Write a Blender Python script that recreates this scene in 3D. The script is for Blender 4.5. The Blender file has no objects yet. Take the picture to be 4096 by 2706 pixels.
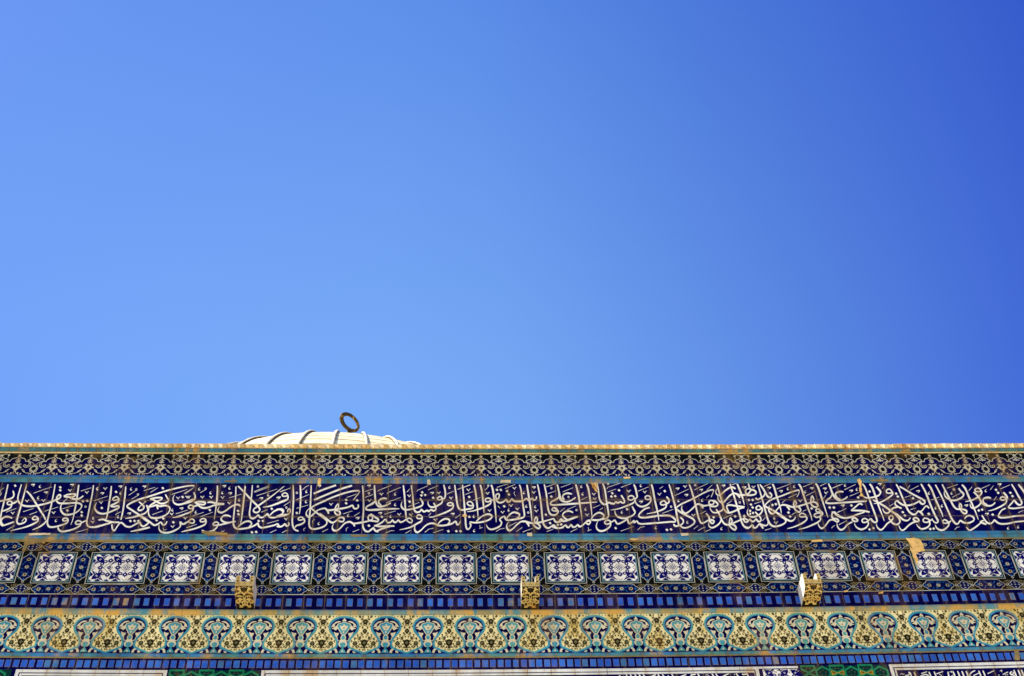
import bpy, math, random
from mathutils import Vector, Matrix
rad = math.radians
random.seed(7)
SC = bpy.context.scene
COL = SC.collection

# ------------------------------------------------------------------ camera
F_PX, CX, CY = 5689.0, 2048.0, 1353.0
TILT, ROLL, YAW = rad(49.3576), rad(-2.7059), rad(-3.8592)
D = 10.4                      # metres from the camera to the tiled wall
EYE = 1.6
_r = Vector((math.cos(YAW), math.sin(YAW), 0))
_f0 = Vector((-math.sin(YAW), math.cos(YAW), 0))
FW = _f0 * math.cos(TILT) + Vector((0, 0, math.sin(TILT)))
_u = _r.cross(FW)
RT = _r * math.cos(ROLL) + _u * math.sin(ROLL)
UP = _u * math.cos(ROLL) - _r * math.sin(ROLL)
cam = bpy.data.cameras.new('camera')
cam.sensor_width = 36.0
cam.lens = 50.0
cam.clip_end = 3000
co = bpy.data.objects.new('camera', cam)
COL.objects.link(co)
m = Matrix((RT, UP, -FW)).transposed().to_4x4()
m.translation = Vector((0, 0, EYE))
co.matrix_world = m
SC.camera = co

# ------------------------------------------------------------------ light
SUN_EL, SUN_BEHIND = rad(57), rad(4)
SUN = Vector((-math.cos(SUN_BEHIND) * math.cos(SUN_EL), math.sin(SUN_BEHIND) * math.cos(SUN_EL), math.sin(SUN_EL)))
W = bpy.data.worlds.new("World")
SC.world = W
W.use_nodes = True
nt = W.node_tree
sky = nt.nodes.new('ShaderNodeTexSky')
sky.sky_type = 'NISHITA'
sky.sun_disc = False
sky.sun_elevation = SUN_EL
sky.sun_rotation = math.atan2(SUN.x, SUN.y)
sky.altitude = 750
sky.air_density = 1.0
sky.dust_density = 0.6
sky.ozone_density = 3.0
bg = nt.nodes['Background']
bg.inputs['Strength'].default_value = 0.107
def _m(op, a, b, clamp=False):
    n = nt.nodes.new('ShaderNodeMath')
    n.operation = op
    n.use_clamp = clamp
    for i, x in enumerate((a, b)):
        if isinstance(x, (int, float)):
            n.inputs[i].default_value = x
        else:
            nt.links.new(x, n.inputs[i])
    return n.outputs[0]
# deep, polarised-looking blue away from the sun: the sky darkens to the right of the view
_sp = nt.nodes.new('ShaderNodeSeparateColor')
nt.links.new(sky.outputs[0], _sp.inputs[0])
_tc = nt.nodes.new('ShaderNodeTexCoord')
_dx = nt.nodes.new('ShaderNodeSeparateXYZ')
nt.links.new(_tc.outputs['Generated'], _dx.inputs[0])
_q = _m('ADD', _m('MULTIPLY', _m('SUBTRACT', _dx.outputs[0], 0.035), 2.9), _m('MULTIPLY', _m('SUBTRACT', _dx.outputs[2], 0.76), 0.7))
_q = _m('POWER', _m('MINIMUM', _m('MAXIMUM', _q, 0.0), 1.3), 1.25)
_qz = _m('POWER', _m('DIVIDE', _m('SUBTRACT', _dx.outputs[2], 0.72), 0.17, True), 1.4)
_ql = _m('POWER', _m('DIVIDE', _m('SUBTRACT', -0.04, _dx.outputs[0]), 0.28, True), 1.2)
_cc = nt.nodes.new('ShaderNodeCombineColor')
for i, (p_, k_, f_, g_) in enumerate(((1.25, 0.75, 0.62, 0.42), (1.1, 0.912, 0.57, 0.31), (0.8, 1.43, 0.17, 0.10))):
    ch = _m('MULTIPLY', _m('POWER', _m('MINIMUM', _sp.outputs[i], 8.0), p_), k_)
    ch = _m('MULTIPLY', ch, _m('SUBTRACT', 1.0, _m('MULTIPLY', _q, f_)))
    ch = _m('MULTIPLY', ch, _m('SUBTRACT', 1.0, _m('MULTIPLY', _qz, g_)))
    ch = _m('MULTIPLY', ch, _m('SUBTRACT', 1.0, _m('MULTIPLY', _ql, (0.34, 0.28, 0.12)[i])))
    nt.links.new(ch, _cc.inputs[i])
nt.links.new(_cc.outputs[0], bg.inputs['Color'])
sl = bpy.data.lights.new('sun', 'SUN')
sl.energy = 4.6
sl.angle = rad(0.5)
sl.color = (1.0, 0.94, 0.84)
so = bpy.data.objects.new('sun', sl)
COL.objects.link(so)
so.rotation_euler = SUN.to_track_quat('Z', 'Y').to_euler()
so.location = (-30, 0, 40)
SC.view_settings.view_transform = 'Standard'
SC.view_settings.look = 'None'
SC.view_settings.gamma = 1
SC.view_settings.exposure = 1.28

# ------------------------------------------------------------------ photo point -> wall point
def unp(px, py, off=0.0):
    d = FW + RT * ((px - CX) / F_PX) + UP * (-(py - CY) / F_PX)
    t = (D - off) / d.y
    return (d.x * t, d.z * t + EYE)

INR = 25.0
AY = D + INR
AX = unp(1399.5, 1690.5)[0] * AY / D      # plan centre of the octagon and of the dome
HALF = INR * math.tan(math.pi / 8)
UMIN, UMAX = AX - HALF + 0.02, 6.3
CLO, CHI = -5.0, 6.15

def polyfit2(pts):
    # least squares quadratic v(u)
    S = [[0.0] * 3 for _ in range(3)]
    B = [0.0] * 3
    for u, v in pts:
        b = (1, u, u * u)
        for i in range(3):
            B[i] += b[i] * v
            for j in range(3):
                S[i][j] += b[i] * b[j]
    return Matrix(S).inverted() @ Vector(B)

def edge(px, off=0.0):
    c = polyfit2([unp(x, y, off) for x, y in px])
    def fn(u):
        q = min(max(u, CLO), CHI)
        return c[0] + c[1] * q + c[2] * q * q
    return fn
def mix_edge(a, b, t):
    return lambda u: a(u) * (1 - t) + b(u) * t

X7 = (0, 700, 1400, 2048, 2800, 3396, 4096)
def E7(*ys):
    return list(zip(X7, ys))
P_E0 = [(0, 1770), (400, 1771.3), (1350, 1775), (2000, 1777.5), (3696, 1775), (4096, 1772)]
P_E1 = [(0, 1789.6), (400, 1791), (2000, 1798), (3696, 1795), (4096, 1793.5)]
E1 = edge(P_E1)
E2 = edge([(0, 1814), (400, 1814.5), (2000, 1818.7), (3696, 1814.4), (4096, 1812.5)])
E3 = edge([(0, 1901), (400, 1902), (2000, 1906.7), (3696, 1904), (4096, 1902)])
E4 = edge([(0, 1927.7), (370, 1931), (740, 1933.6), (1110, 1936), (1480, 1936.6), (1850, 1936), (2220, 1935), (2590, 1933.6), (2960, 1932.7), (3330, 1932), (3696, 1931), (4096, 1929)])
E5 = edge([(0, 2132.4), (370, 2135), (740, 2138), (1110, 2138), (1480, 2139.5), (1850, 2138.3), (2220, 2135.5), (2590, 2133), (2960, 2130.7), (3330, 2128), (3696, 2126.5), (4096, 2125)])
E5b = edge(E7(2156, 2162, 2166, 2163.5, 2159.5, 2155, 2151.5))
E6 = edge(E7(2167, 2170.5, 2171.8, 2170.8, 2166, 2160, 2156))
E9 = edge(E7(2377.5, 2380.5, 2382.7, 2380.5, 2374.5, 2367, 2360.5))
E10 = edge(E7(2430, 2437.5, 2440.5, 2440, 2433, 2424, 2413))
E11 = edge(E7(2457.5, 2462.5, 2464, 2461.5, 2453, 2445, 2437))
E12 = edge(E7(2610, 2615, 2616.5, 2614.5, 2606.5, 2597, 2585))
E13 = edge(E7(2631.5, 2635.5, 2636, 2632.5, 2624, 2617, 2604))
E14 = edge(E7(2676, 2681.5, 2682.5, 2679, 2668, 2659, 2648))

# ------------------------------------------------------------------ materials
def N(t, kind, **kw):
    n = t.nodes.new(kind)
    for k, v in kw.items():
        setattr(n, k, v)
    return n
def math_n(t, op, a, b=None, c=None, clamp=False):
    n = N(t, 'ShaderNodeMath', operation=op, use_clamp=clamp)
    for i, x in enumerate((a, b, c)):
        if x is None:
            continue
        if isinstance(x, (int, float)):
            n.inputs[i].default_value = x
        else:
            t.links.new(x, n.inputs[i])
    return n.outputs[0]
def maprange(t, x, a, b, c=0.0, d=1.0):
    n = N(t, 'ShaderNodeMapRange')
    t.links.new(x, n.inputs[0])
    for i, v in enumerate((a, b, c, d)):
        n.inputs[i + 1].default_value = v
    return n.outputs[0]
def mixc(t, fac, a, b, blend='MIX'):
    n = N(t, 'ShaderNodeMix', data_type='RGBA', blend_type=blend)
    for s, x in ((n.inputs[0], fac), (n.inputs[6], a), (n.inputs[7], b)):
        if isinstance(x, (int, float)):
            s.default_value = x
        elif isinstance(x, tuple):
            s.default_value = (*x, 1.0)
        else:
            t.links.new(x, s)
    return n.outputs[2]
def noise(t, vec, scale, detail=4.0, stretch=None, rough=0.55):
    if stretch:
        mp = N(t, 'ShaderNodeMapping')
        mp.inputs['Scale'].default_value = stretch
        t.links.new(vec, mp.inputs[0])
        vec = mp.outputs[0]
    n = N(t, 'ShaderNodeTexNoise')
    n.inputs['Scale'].default_value = scale
    n.inputs['Detail'].default_value = detail
    n.inputs['Roughness'].default_value = rough
    t.links.new(vec, n.inputs['Vector'])
    return n.outputs['Fac']

OCHRE = (0.42, 0.235, 0.055)
DUST = (0.055, 0.038, 0.024)
def tile_mat(name, rgb, rough=0.32, stain=0.35, var=0.35, jx=None, jz=(), halo=0.5, alt=None, altp=0.16,
             spec=0.03, core=0.8, stain_rgb=OCHRE, bump=0.15, jw=0.0028, streak=None):
    M = bpy.data.materials.new(name)
    M.use_nodes = True
    t = M.node_tree
    bs = t.nodes['Principled BSDF']
    geo = N(t, 'ShaderNodeNewGeometry')
    pos = geo.outputs['Position']
    sep = N(t, 'ShaderNodeSeparateXYZ')
    t.links.new(pos, sep.inputs[0])
    X, Z = sep.outputs[0], sep.outputs[2]
    c = rgb
    if alt is not None:      # tile by tile change of glaze
        fl = math_n(t, 'FLOOR', math_n(t, 'DIVIDE', X, altp))
        wn = N(t, 'ShaderNodeTexWhiteNoise', noise_dimensions='1D')
        t.links.new(fl, wn.inputs['W'])
        nn = noise(t, pos, 1.7, 3)
        f = math_n(t, 'ADD', math_n(t, 'MULTIPLY', wn.outputs['Value'], 0.95), math_n(t, 'MULTIPLY', math_n(t, 'SUBTRACT', nn, 0.48), 1.2), clamp=True)
        c = mixc(t, f, rgb, alt)
    nv = noise(t, pos, 26, 5)
    c = mixc(t, 1.0, c, mixc(t, nv, (1 - var,) * 3, (1 + var,) * 3), 'MULTIPLY')
    c = mixc(t, 1.0, c, mixc(t, maprange(t, noise(t, pos, 2.6, 5, (1, 1, 0.6)), 0.35, 0.65), (0.74, 0.72, 0.68), (1.10, 1.10, 1.10)), 'MULTIPLY')
    n1 = maprange(t, noise(t, pos, 1.9, 7, rough=0.66), 0.50, 0.60)
    n2 = maprange(t, noise(t, pos, 7.0, 6, (1.0, 1.0, 0.22), 0.70), 0.46, 0.58)
    n3 = maprange(t, noise(t, pos, 5.0, 5), 0.40, 0.62)
    st = math_n(t, 'MULTIPLY', math_n(t, 'MULTIPLY', n1, n2), stain, clamp=True)
    masks = []
    halos = []
    if jx:
        fr = math_n(t, 'FRACT', math_n(t, 'DIVIDE', math_n(t, 'SUBTRACT', X, jx[1]), jx[0]))
        dx = math_n(t, 'MULTIPLY', math_n(t, 'MINIMUM', fr, math_n(t, 'SUBTRACT', 1.0, fr)), jx[0])
        masks.append(maprange(t, dx, jw * 1.5, jw * 0.6))
        halos.append(maprange(t, dx, 0.05, 0.0))
    for z in jz:
        dz = math_n(t, 'ABSOLUTE', math_n(t, 'SUBTRACT', Z, z))
        masks.append(maprange(t, dz, jw * 1.5, jw * 0.6))
        halos.append(maprange(t, dz, 0.045, 0.0))
    if halos:
        h = halos[0]
        for q in halos[1:]:
            h = math_n(t, 'MAXIMUM', h, q)
        h2 = math_n(t, 'MULTIPLY', math_n(t, 'POWER', h, 1.6), n3)
        c = mixc(t, math_n(t, 'MULTIPLY', h2, halo, clamp=True), c, DUST if sum(rgb) < 0.6 else stain_rgb)
    if streak:
        c = mixc(t, maprange(t, noise(t, pos, 26, 5, (1, 1, 0.3), 0.6), *streak[1:]), c, streak[0])
    c = mixc(t, st, c, stain_rgb)
    if masks:
        k = masks[0]
        for q in masks[1:]:
            k = math_n(t, 'MAXIMUM', k, q)
        nj = maprange(t, noise(t, pos, 11, 3), 0.3, 0.62, 0.25, 1.0)
        c = mixc(t, math_n(t, 'MULTIPLY', math_n(t, 'MULTIPLY', k, core), nj), c, (0.27, 0.17, 0.07))
    t.links.new(c, bs.inputs['Base Color'])
    rr = maprange(t, st, 0.0, 0.5, rough, 0.85)
    t.links.new(rr, bs.inputs['Roughness'])
    bs.inputs['Specular IOR Level'].default_value = spec
    if bump:
        b = N(t, 'ShaderNodeBump')
        b.inputs['Strength'].default_value = bump
        b.inputs['Distance'].default_value = 0.004
        t.links.new(noise(t, pos, 42, 4), b.inputs['Height'])
        t.links.new(b.outputs[0], bs.inputs['Normal'])
    return M

NAVY = (0.0014, 0.0005, 0.056)
CREAM = (0.66, 0.60, 0.43)
WHITE = (0.89, 0.83, 0.67)
BLUE = (0.026, 0.105, 0.46)
TURQ = (0.050, 0.27, 0.40)
_u0, _ = unp(1850 + 1100 / 5.935, 2050)
_u1, _ = unp(1850 + 525 / 5.935, 2050)
IJX = ((_u0 - _u1), _u0)
IJZ = (unp(2000, 1910 + 540 / 5.935)[1], unp(2000, 1910 + 930 / 5.935)[1])
FJX = (unp(1800 + 1560 / 5.935, 1860)[0] - unp(1800 + 725 / 5.935, 1860)[0], unp(1800 + 725 / 5.935, 1860)[0])
FJZ = (unp(2000, 1750 + 664 / 5.935)[1],)
MT = {}
MT['ins_navy'] = tile_mat('inscription navy glaze', NAVY, jx=IJX, jz=IJZ, stain=0.10, halo=1.0)
MT['ins_white'] = tile_mat('inscription cream glaze', (0.90, 0.84, 0.65), jx=IJX, jz=IJZ, stain=0.55, halo=0.8, var=0.14, spec=0.2, stain_rgb=(0.52, 0.28, 0.06))
MT['fl_navy'] = tile_mat('floral frieze navy glaze', (0.0014, 0.0005, 0.045), jx=FJX, jz=FJZ, stain=0.10, halo=0.9)
MT['fl_black'] = tile_mat('floral frieze black glaze', (0.004, 0.005, 0.004), jx=FJX, stain=0.25, halo=0.5)
MT['fl_cream'] = tile_mat('floral frieze cream line', (0.60, 0.545, 0.35), jx=FJX, jz=FJZ, stain=0.6, halo=0.7, var=0.25, spec=0.2)
MT['turq'] = tile_mat('turquoise moulding glaze', (0.035, 0.17, 0.37), alt=(0.075, 0.23, 0.22), altp=0.155, jx=(0.155, 0.03), stain=0.9, halo=0.9, var=0.3)
MT['turq2'] = tile_mat('greenish turquoise moulding glaze', (0.035, 0.17, 0.24), alt=(0.07, 0.20, 0.17), altp=0.10, jx=(0.10, 0.03), stain=1.0, halo=0.9, var=0.35)
MT['worn'] = tile_mat('worn turquoise moulding glaze', (0.075, 0.24, 0.29), alt=(0.36, 0.27, 0.09), altp=0.13, jx=(0.13, 0.05), stain=2.2, halo=0.8, var=0.3, stain_rgb=(0.50, 0.29, 0.07))
MT['blue_strip'] = tile_mat('light blue fillet glaze', (0.03, 0.13, 0.37), stain=0.7, var=0.3, jx=(0.155, 0.09))
MT['gold'] = tile_mat('ochre mortar fillet', (0.26, 0.18, 0.065), stain=0.8, var=0.5, rough=0.8)
MT['palecream'] = tile_mat('pale cream fillet', (0.62, 0.50, 0.25), stain=0.9, var=0.3, rough=0.6)
MT['stone'] = tile_mat('ochre limestone blocks', (0.74, 0.50, 0.20), stain=1.0, var=0.4, rough=0.85, stain_rgb=(0.42, 0.19, 0.04), bump=0.4)
MT['stone_pale'] = tile_mat('pale limestone', (0.80, 0.62, 0.34), stain=0.8, var=0.3, rough=0.85, stain_rgb=(0.50, 0.26, 0.07), bump=0.4)
MT['pf_black'] = tile_mat('panel frieze black glaze', (0.004, 0.004, 0.002), stain=0.05, var=0.4)
MT['pf_navy'] = tile_mat('cartouche navy glaze', (0.0011, 0.003, 0.052), stain=0.04, var=0.4)
MT['pf_line'] = tile_mat('cartouche cream outline', (0.56, 0.53, 0.40), stain=0.9, var=0.25)
MT['pf_flower'] = tile_mat('cartouche ochre rosettes', (0.55, 0.43, 0.22), stain=0.8, var=0.3)
MT['pf_olive'] = tile_mat('olive scroll glaze', (0.22, 0.17, 0.07), stain=0.6, var=0.4)
MT['cyan'] = tile_mat('bright cyan leaf glaze', (0.02, 0.13, 0.33), stain=0.3, var=0.4)
MT['white'] = tile_mat('white panel glaze', WHITE, stain=0.45, var=0.08, spec=0.3, stain_rgb=(0.55, 0.38, 0.16))
MT['pn_navy'] = tile_mat('panel cobalt glaze', (0.0028, 0.0012, 0.105), stain=0.05, var=0.5)
MT['pn_line'] = tile_mat('panel brown line glaze', (0.035, 0.018, 0.022), stain=0.3, var=0.3)
MT['pn_dark'] = tile_mat('panel frame dark green glaze', (0.006, 0.014, 0.010), stain=0.3, var=0.3)
MT['pn_turq'] = tile_mat('panel frame pale turquoise glaze', (0.16, 0.30, 0.29), stain=0.7, var=0.3)
MT['ck_navy'] = tile_mat('border navy glaze', (0.0014, 0.0004, 0.045), stain=0.08, var=0.4, jx=(0.193, 0.02), core=0.5)
MT['ck_b0'] = tile_mat('border blue glaze', BLUE, stain=0.15, var=0.3)
MT['ck_b1'] = tile_mat('border lighter blue glaze', (0.040, 0.150, 0.50), stain=0.3, var=0.3)
MT['ck_b2'] = tile_mat('border dull blue glaze', (0.055, 0.16, 0.34), stain=0.9, var=0.4)
MT['grout'] = tile_mat('ochre grout', (0.24, 0.17, 0.08), stain=0.3, var=0.4, rough=0.9)
VJX = (0.211, 0.0)
MT['vs_cream'] = tile_mat('vase frieze cream glaze', (0.88, 0.735, 0.33), stain=0.8, var=0.15, stain_rgb=(0.60, 0.40, 0.07), core=0.5)
MT['vs_navy'] = tile_mat('vase frieze navy glaze', (0.0016, 0.001, 0.038), stain=0.1, var=0.4)
MT['vs_turq'] = tile_mat('vase frieze turquoise glaze', (0.050, 0.29, 0.35), alt=(0.11, 0.34, 0.27), altp=0.21, stain=0.3, var=0.4)
MT['vs_edge'] = tile_mat('vase frieze deep blue edge', (0.015, 0.09, 0.27), stain=0.3, var=0.4)
MT['vs_leaf'] = tile_mat('vase frieze pale leaf glaze', (0.70, 0.60, 0.36), stain=0.4, var=0.2)
MT['vs_dark'] = tile_mat('vase frieze dark brown flowers', (0.020, 0.012, 0.004), stain=0.1, var=0.4)
MT['vs_olive'] = tile_mat('vase frieze olive flower centres', (0.13, 0.125, 0.045), stain=0.4, var=0.4)
MT['vs_stem'] = tile_mat('vase frieze brown stems', (0.13, 0.085, 0.03), stain=0.4, var=0.3)
MT['green'] = tile_mat('hexagon green glaze', (0.012, 0.19, 0.075), stain=0.3, var=0.35)
MT['dkgreen'] = tile_mat('hexagon dark green glaze', (0.003, 0.028, 0.022), stain=0.2, var=0.4)
MT['yellow'] = tile_mat('hexagon yellow glaze', (0.50, 0.30, 0.02), stain=0.3, var=0.3)
MT['brown'] = tile_mat('hexagon brown glaze', (0.10, 0.045, 0.01), stain=0.3, var=0.3)
MT['marble'] = tile_mat('white frame tiles', (0.75, 0.72, 0.60), stain=0.8, var=0.12, jx=(0.21, 0.07), stain_rgb=(0.52, 0.33, 0.12))
MT['plaster'] = tile_mat('bare ochre plaster', (0.88, 0.54, 0.17), stain=1.0, var=0.5, rough=0.9, stain_rgb=(0.45, 0.18, 0.03), bump=0.5)
MT['palepatch'] = tile_mat('pale bare mortar', (0.74, 0.60, 0.36), stain=0.5, var=0.3, rough=0.9, bump=0.5)
MT['crack'] = tile_mat('dark crack', (0.04, 0.02, 0.01), stain=0.2)
MT['sp_tile'] = tile_mat('spout ochre tile', (0.58, 0.42, 0.145), stain=0.8, var=0.2, stain_rgb=(0.45, 0.22, 0.04))
MT['sp_dark'] = tile_mat('spout dark floral glaze', (0.014, 0.010, 0.006), stain=0.2)
MT['sp_side'] = tile_mat('spout weathered plaster', (0.72, 0.66, 0.57), stain=0.5, var=0.5, rough=0.9, stain_rgb=(0.045, 0.03, 0.02), bump=0.6)
MT['gild'] = tile_mat('gilded dome plates', (0.90, 0.79, 0.43), stain=0.25, var=0.06, rough=0.45, spec=0.5, stain_rgb=(0.62, 0.42, 0.12), bump=0.0)
MT['seam'] = tile_mat('dome plate seams', (0.26, 0.15, 0.02), stain=0.3, rough=0.6, bump=0)
MT['rib_shade'] = tile_mat('painted shade on rib sides', (0.10, 0.06, 0.02), stain=0.2, rough=0.6, bump=0)  # rib shadow painted as a dark colour on both flanks
MT['bronze'] = tile_mat('tarnished finial bronze', (0.060, 0.036, 0.012), stain=1.1, var=0.6, rough=0.5, stain_rgb=(0.42, 0.25, 0.06))
MT['lead'] = tile_mat('grey lead roof', (0.25, 0.25, 0.26), stain=0.3, rough=0.7)
MT['drum'] = tile_mat('drum blue tiles', (0.03, 0.10, 0.30), stain=0.6, var=0.4, jx=(0.4, 0.0))
MT['stonewall'] = tile_mat('pale marble wall', (0.52, 0.49, 0.44), stain=0.3, var=0.2, rough=0.6, jx=(0.9, 0.1))
def paving():
    M = bpy.data.materials.new('limestone paving')
    M.use_nodes = True
    t = M.node_tree
    bs = t.nodes['Principled BSDF']
    tc = N(t, 'ShaderNodeNewGeometry')
    br = N(t, 'ShaderNodeTexBrick')
    br.inputs['Scale'].default_value = 1.0
    br.inputs['Color1'].default_value = (0.60, 0.53, 0.36, 1)
    br.inputs['Color2'].default_value = (0.54, 0.475, 0.32, 1)
    br.inputs['Mortar'].default_value = (0.26, 0.22, 0.17, 1)
    br.inputs['Mortar Size'].default_value = 0.012
    t.links.new(tc.outputs['Position'], br.inputs['Vector'])
    nz = noise(t, tc.outputs['Position'], 0.8, 6)
    c = mixc(t, 1.0, br.outputs['Color'], mixc(t, nz, (0.8,) * 3, (1.15,) * 3), 'MULTIPLY')
    t.links.new(c, bs.inputs['Base Color'])
    bs.inputs['Roughness'].default_value = 0.8
    return M
MT['paving'] = paving()

# ------------------------------------------------------------------ objects
def link(name, verts, faces, mats, fmat=None, parent=None, loc=(0, 0, 0), smooth=False):
    me = bpy.data.meshes.new(name)
    me.from_pydata([tuple(v) for v in verts], [], faces)
    for k in mats:
        me.materials.append(MT[k])
    if fmat:
        me.polygons.foreach_set('material_index', fmat)
    if smooth:
        me.polygons.foreach_set('use_smooth', [True] * len(me.polygons))
    me.update()
    o = bpy.data.objects.new(name, me)
    COL.objects.link(o)
    if parent:
        o.parent = parent
        if parent.type == 'EMPTY' and not parent.get('local'):
            o.location = Vector(loc) - parent.location
        else:
            o.location = loc
    else:
        o.location = loc
    return o
def empty(name, loc, parent=None):
    o = bpy.data.objects.new(name, None)
    COL.objects.link(o)
    o.empty_display_size = 0.3
    o.location = loc
    if parent:
        o.parent = parent
        o.location = Vector(loc) - parent.location
    return o

def smooth_pts(p, n=3, closed=False):
    if len(p) < 3:
        return list(p)
    out = []
    L = len(p)
    rng = L if closed else L - 1
    for i in range(rng):
        if closed:
            a, b, c, d = p[(i - 1) % L], p[i], p[(i + 1) % L], p[(i + 2) % L]
        else:
            a, b, c, d = p[max(i - 1, 0)], p[i], p[i + 1], p[min(i + 2, L - 1)]
        for k in range(n):
            t = k / n
            out.append(tuple(0.5 * (2 * b[j] + (c[j] - a[j]) * t + (2 * a[j] - 5 * b[j] + 4 * c[j] - d[j]) * t * t + (3 * b[j] - a[j] - 3 * c[j] + d[j]) * t ** 3) for j in (0, 1)))
    if not closed:
        out.append(tuple(p[-1]))
    return out

class Pat:
    """flat glaze pattern: polygons and ribbons in thin layers on the wall plane"""
    def __init__(self, y0=D, xf=None):
        self.v, self.f, self.m, self.mats, self.y0 = [], [], [], [], y0
        self.xf = xf or (lambda x, y: (x, y))
        self.n = 0
    def mi(self, k):
        if k not in self.mats:
            self.mats.append(k)
        return self.mats.index(k)
    def off(self, lay):
        self.n = (self.n + 1) % 40
        return 0.0012 * lay + 0.00002 * self.n
    def poly(self, pts, lay, mat):
        y = self.y0 - self.off(lay)
        b = len(self.v)
        q = [self.xf(*p) for p in pts]
        a = sum(q[i][0] * q[(i + 1) % len(q)][1] - q[(i + 1) % len(q)][0] * q[i][1] for i in range(len(q)))
        if a < 0:
            q.reverse()
        self.v += [(u, y, v) for u, v in q]
        self.f.append(list(range(b, b + len(q))))
        self.m.append(self.mi(mat))
    def quadstrip(self, etop, ebot, u0, u1, lay, mat, n=48):
        y = self.y0 - self.off(lay)
        b = len(self.v)
        for i in range(n + 1):
            u = u0 + (u1 - u0) * i / n
            self.v += [(u, y, ebot(u)), (u, y, etop(u))]
        for i in range(n):
            a = b + 2 * i
            self.f.append([a, a + 2, a + 3, a + 1])
            self.m.append(self.mi(mat))
    def ribbon(self, pts, w, lay, mat, closed=False, n=3, tap=(1, 1), nib=False):
        p = smooth_pts(pts, n, closed) if n > 1 else list(pts)
        L = len(p)
        off = self.off(lay)
        b = len(self.v)
        cnt = L + 1 if closed else L
        for i in range(cnt):
            j = i % L
            if closed:
                a, c = p[(j - 1) % L], p[(j + 1) % L]
            else:
                a, c = p[max(j - 1, 0)], p[min(j + 1, L - 1)]
            dx, dy = c[0] - a[0], c[1] - a[1]
            l = math.hypot(dx, dy) or 1.0
            s = i / max(cnt - 1, 1)
            ww = w
            if nib:
                ww = w * (0.80 + 0.38 * abs(math.sin(math.atan2(-dy, dx) - rad(60))))
            if s < 0.22:
                ww *= tap[0] + (1 - tap[0]) * (s / 0.22)
            if s > 0.5:
                ww *= tap[1] + (1 - tap[1]) * ((1 - s) / 0.5) ** 0.8
            nx, ny = -dy / l * ww / 2, dx / l * ww / 2
            o = off + 0.000006 * i
            for sg in (1, -1):
                u, v = self.xf(p[j][0] + sg * nx, p[j][1] + sg * ny)
                self.v.append((u, self.y0 - o, v))
        for i in range(cnt - 1):
            a = b + 2 * i
            self.f.append([a, a + 1, a + 3, a + 2])
            self.m.append(self.mi(mat))
    def disc(self, cx, cy, r, lay, mat, n=10, ry=None, rot=0.0):
        ry = ry or r
        self.poly([(cx + r * math.cos(2 * math.pi * (i + rot) / n), cy + ry * math.sin(2 * math.pi * (i + rot) / n)) for i in range(n)], lay, mat)
    def star(self, cx, cy, r1, r2, k, lay, mat, sy=1.0, rot=0.0):
        self.poly([(cx + (r1 if i % 2 == 0 else r2) * math.cos(math.pi * i / k + rot), cy + sy * (r1 if i % 2 == 0 else r2) * math.sin(math.pi * i / k + rot)) for i in range(2 * k)], lay, mat)
    def build(self, name, parent, loc=(0, 0, 0)):
        return link(name, self.v, self.f, self.mats, self.m, parent, loc)

def orient(verts, faces):
    return verts, faces

class Solid:
    def __init__(self):
        self.v, self.f, self.m, self.mats = [], [], [], []
    def mi(self, k):
        if k not in self.mats:
            self.mats.append(k)
        return self.mats.index(k)
    def box(self, x0, x1, y0, y1, z0, z1, mat):
        b = len(self.v)
        self.v += [(x0, y0, z0), (x1, y0, z0), (x1, y1, z0), (x0, y1, z0), (x0, y0, z1), (x1, y0, z1), (x1, y1, z1), (x0, y1, z1)]
        for q in ((0, 3, 2, 1), (4, 5, 6, 7), (0, 1, 5, 4), (1, 2, 6, 5), (2, 3, 7, 6), (3, 0, 4, 7)):
            self.f.append([b + i for i in q])
            self.m.append(self.mi(mat))
    def prism(self, prof, x0, x1, mat, side=None):
        # prof: (y, z) polygon, counter-clockwise seen from +x
        b = len(self.v)
        n = len(prof)
        self.v += [(x0, y, z) for y, z in prof] + [(x1, y, z) for y, z in prof]
        self.f.append([b + i for i in range(n)][::-1]); self.m.append(self.mi(side or mat))
        self.f.append([b + n + i for i in range(n)]); self.m.append(self.mi(side or mat))
        for i in range(n):
            j = (i + 1) % n
            self.f.append([b + i, b + j, b + n + j, b + n + i])
            self.m.append(self.mi(mat))
    def build(self, name, parent=None, loc=(0, 0, 0), smooth=False):
        o = link(name, self.v, self.f, self.mats, self.m, parent, loc, smooth)
        import bmesh
        bm = bmesh.new()
        bm.from_mesh(o.data)
        bmesh.ops.recalc_face_normals(bm, faces=bm.faces)
        bm.to_mesh(o.data)
        bm.free()
        return o

# ------------------------------------------------------------------ ground
gs = 700
g = link('plaza_ground', [(-gs, -gs, 0), (gs, -gs, 0), (gs, gs, 0), (-gs, gs, 0)], [[0, 1, 2, 3]], ['paving'])
g['kind'] = 'structure'

# ------------------------------------------------------------------ building

bld = empty('building', (AX, D, 0))
bld['label'] = 'long shaded building wall clad in blue, white and turquoise tiles with a white inscription'
bld['category'] = 'building'

ztop = unp(2000, 1777.5, 0.02)[1]
zbody = E1(0) + 0.004
def octagon(r, z):
    h = r * math.tan(math.pi / 8)
    R = math.hypot(r, h)
    return [(AX + R * math.cos(rad(-112.5 + 45 * i)), AY + R * math.sin(rad(-112.5 + 45 * i)), z) for i in range(8)]
rb = INR - 0.006
vb = octagon(rb, 0) + octagon(rb, zbody)
fb = [[i, (i + 1) % 8, 8 + (i + 1) % 8, 8 + i] for i in range(8)]
link('wall', vb, fb, ['stonewall'], None, bld)
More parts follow.
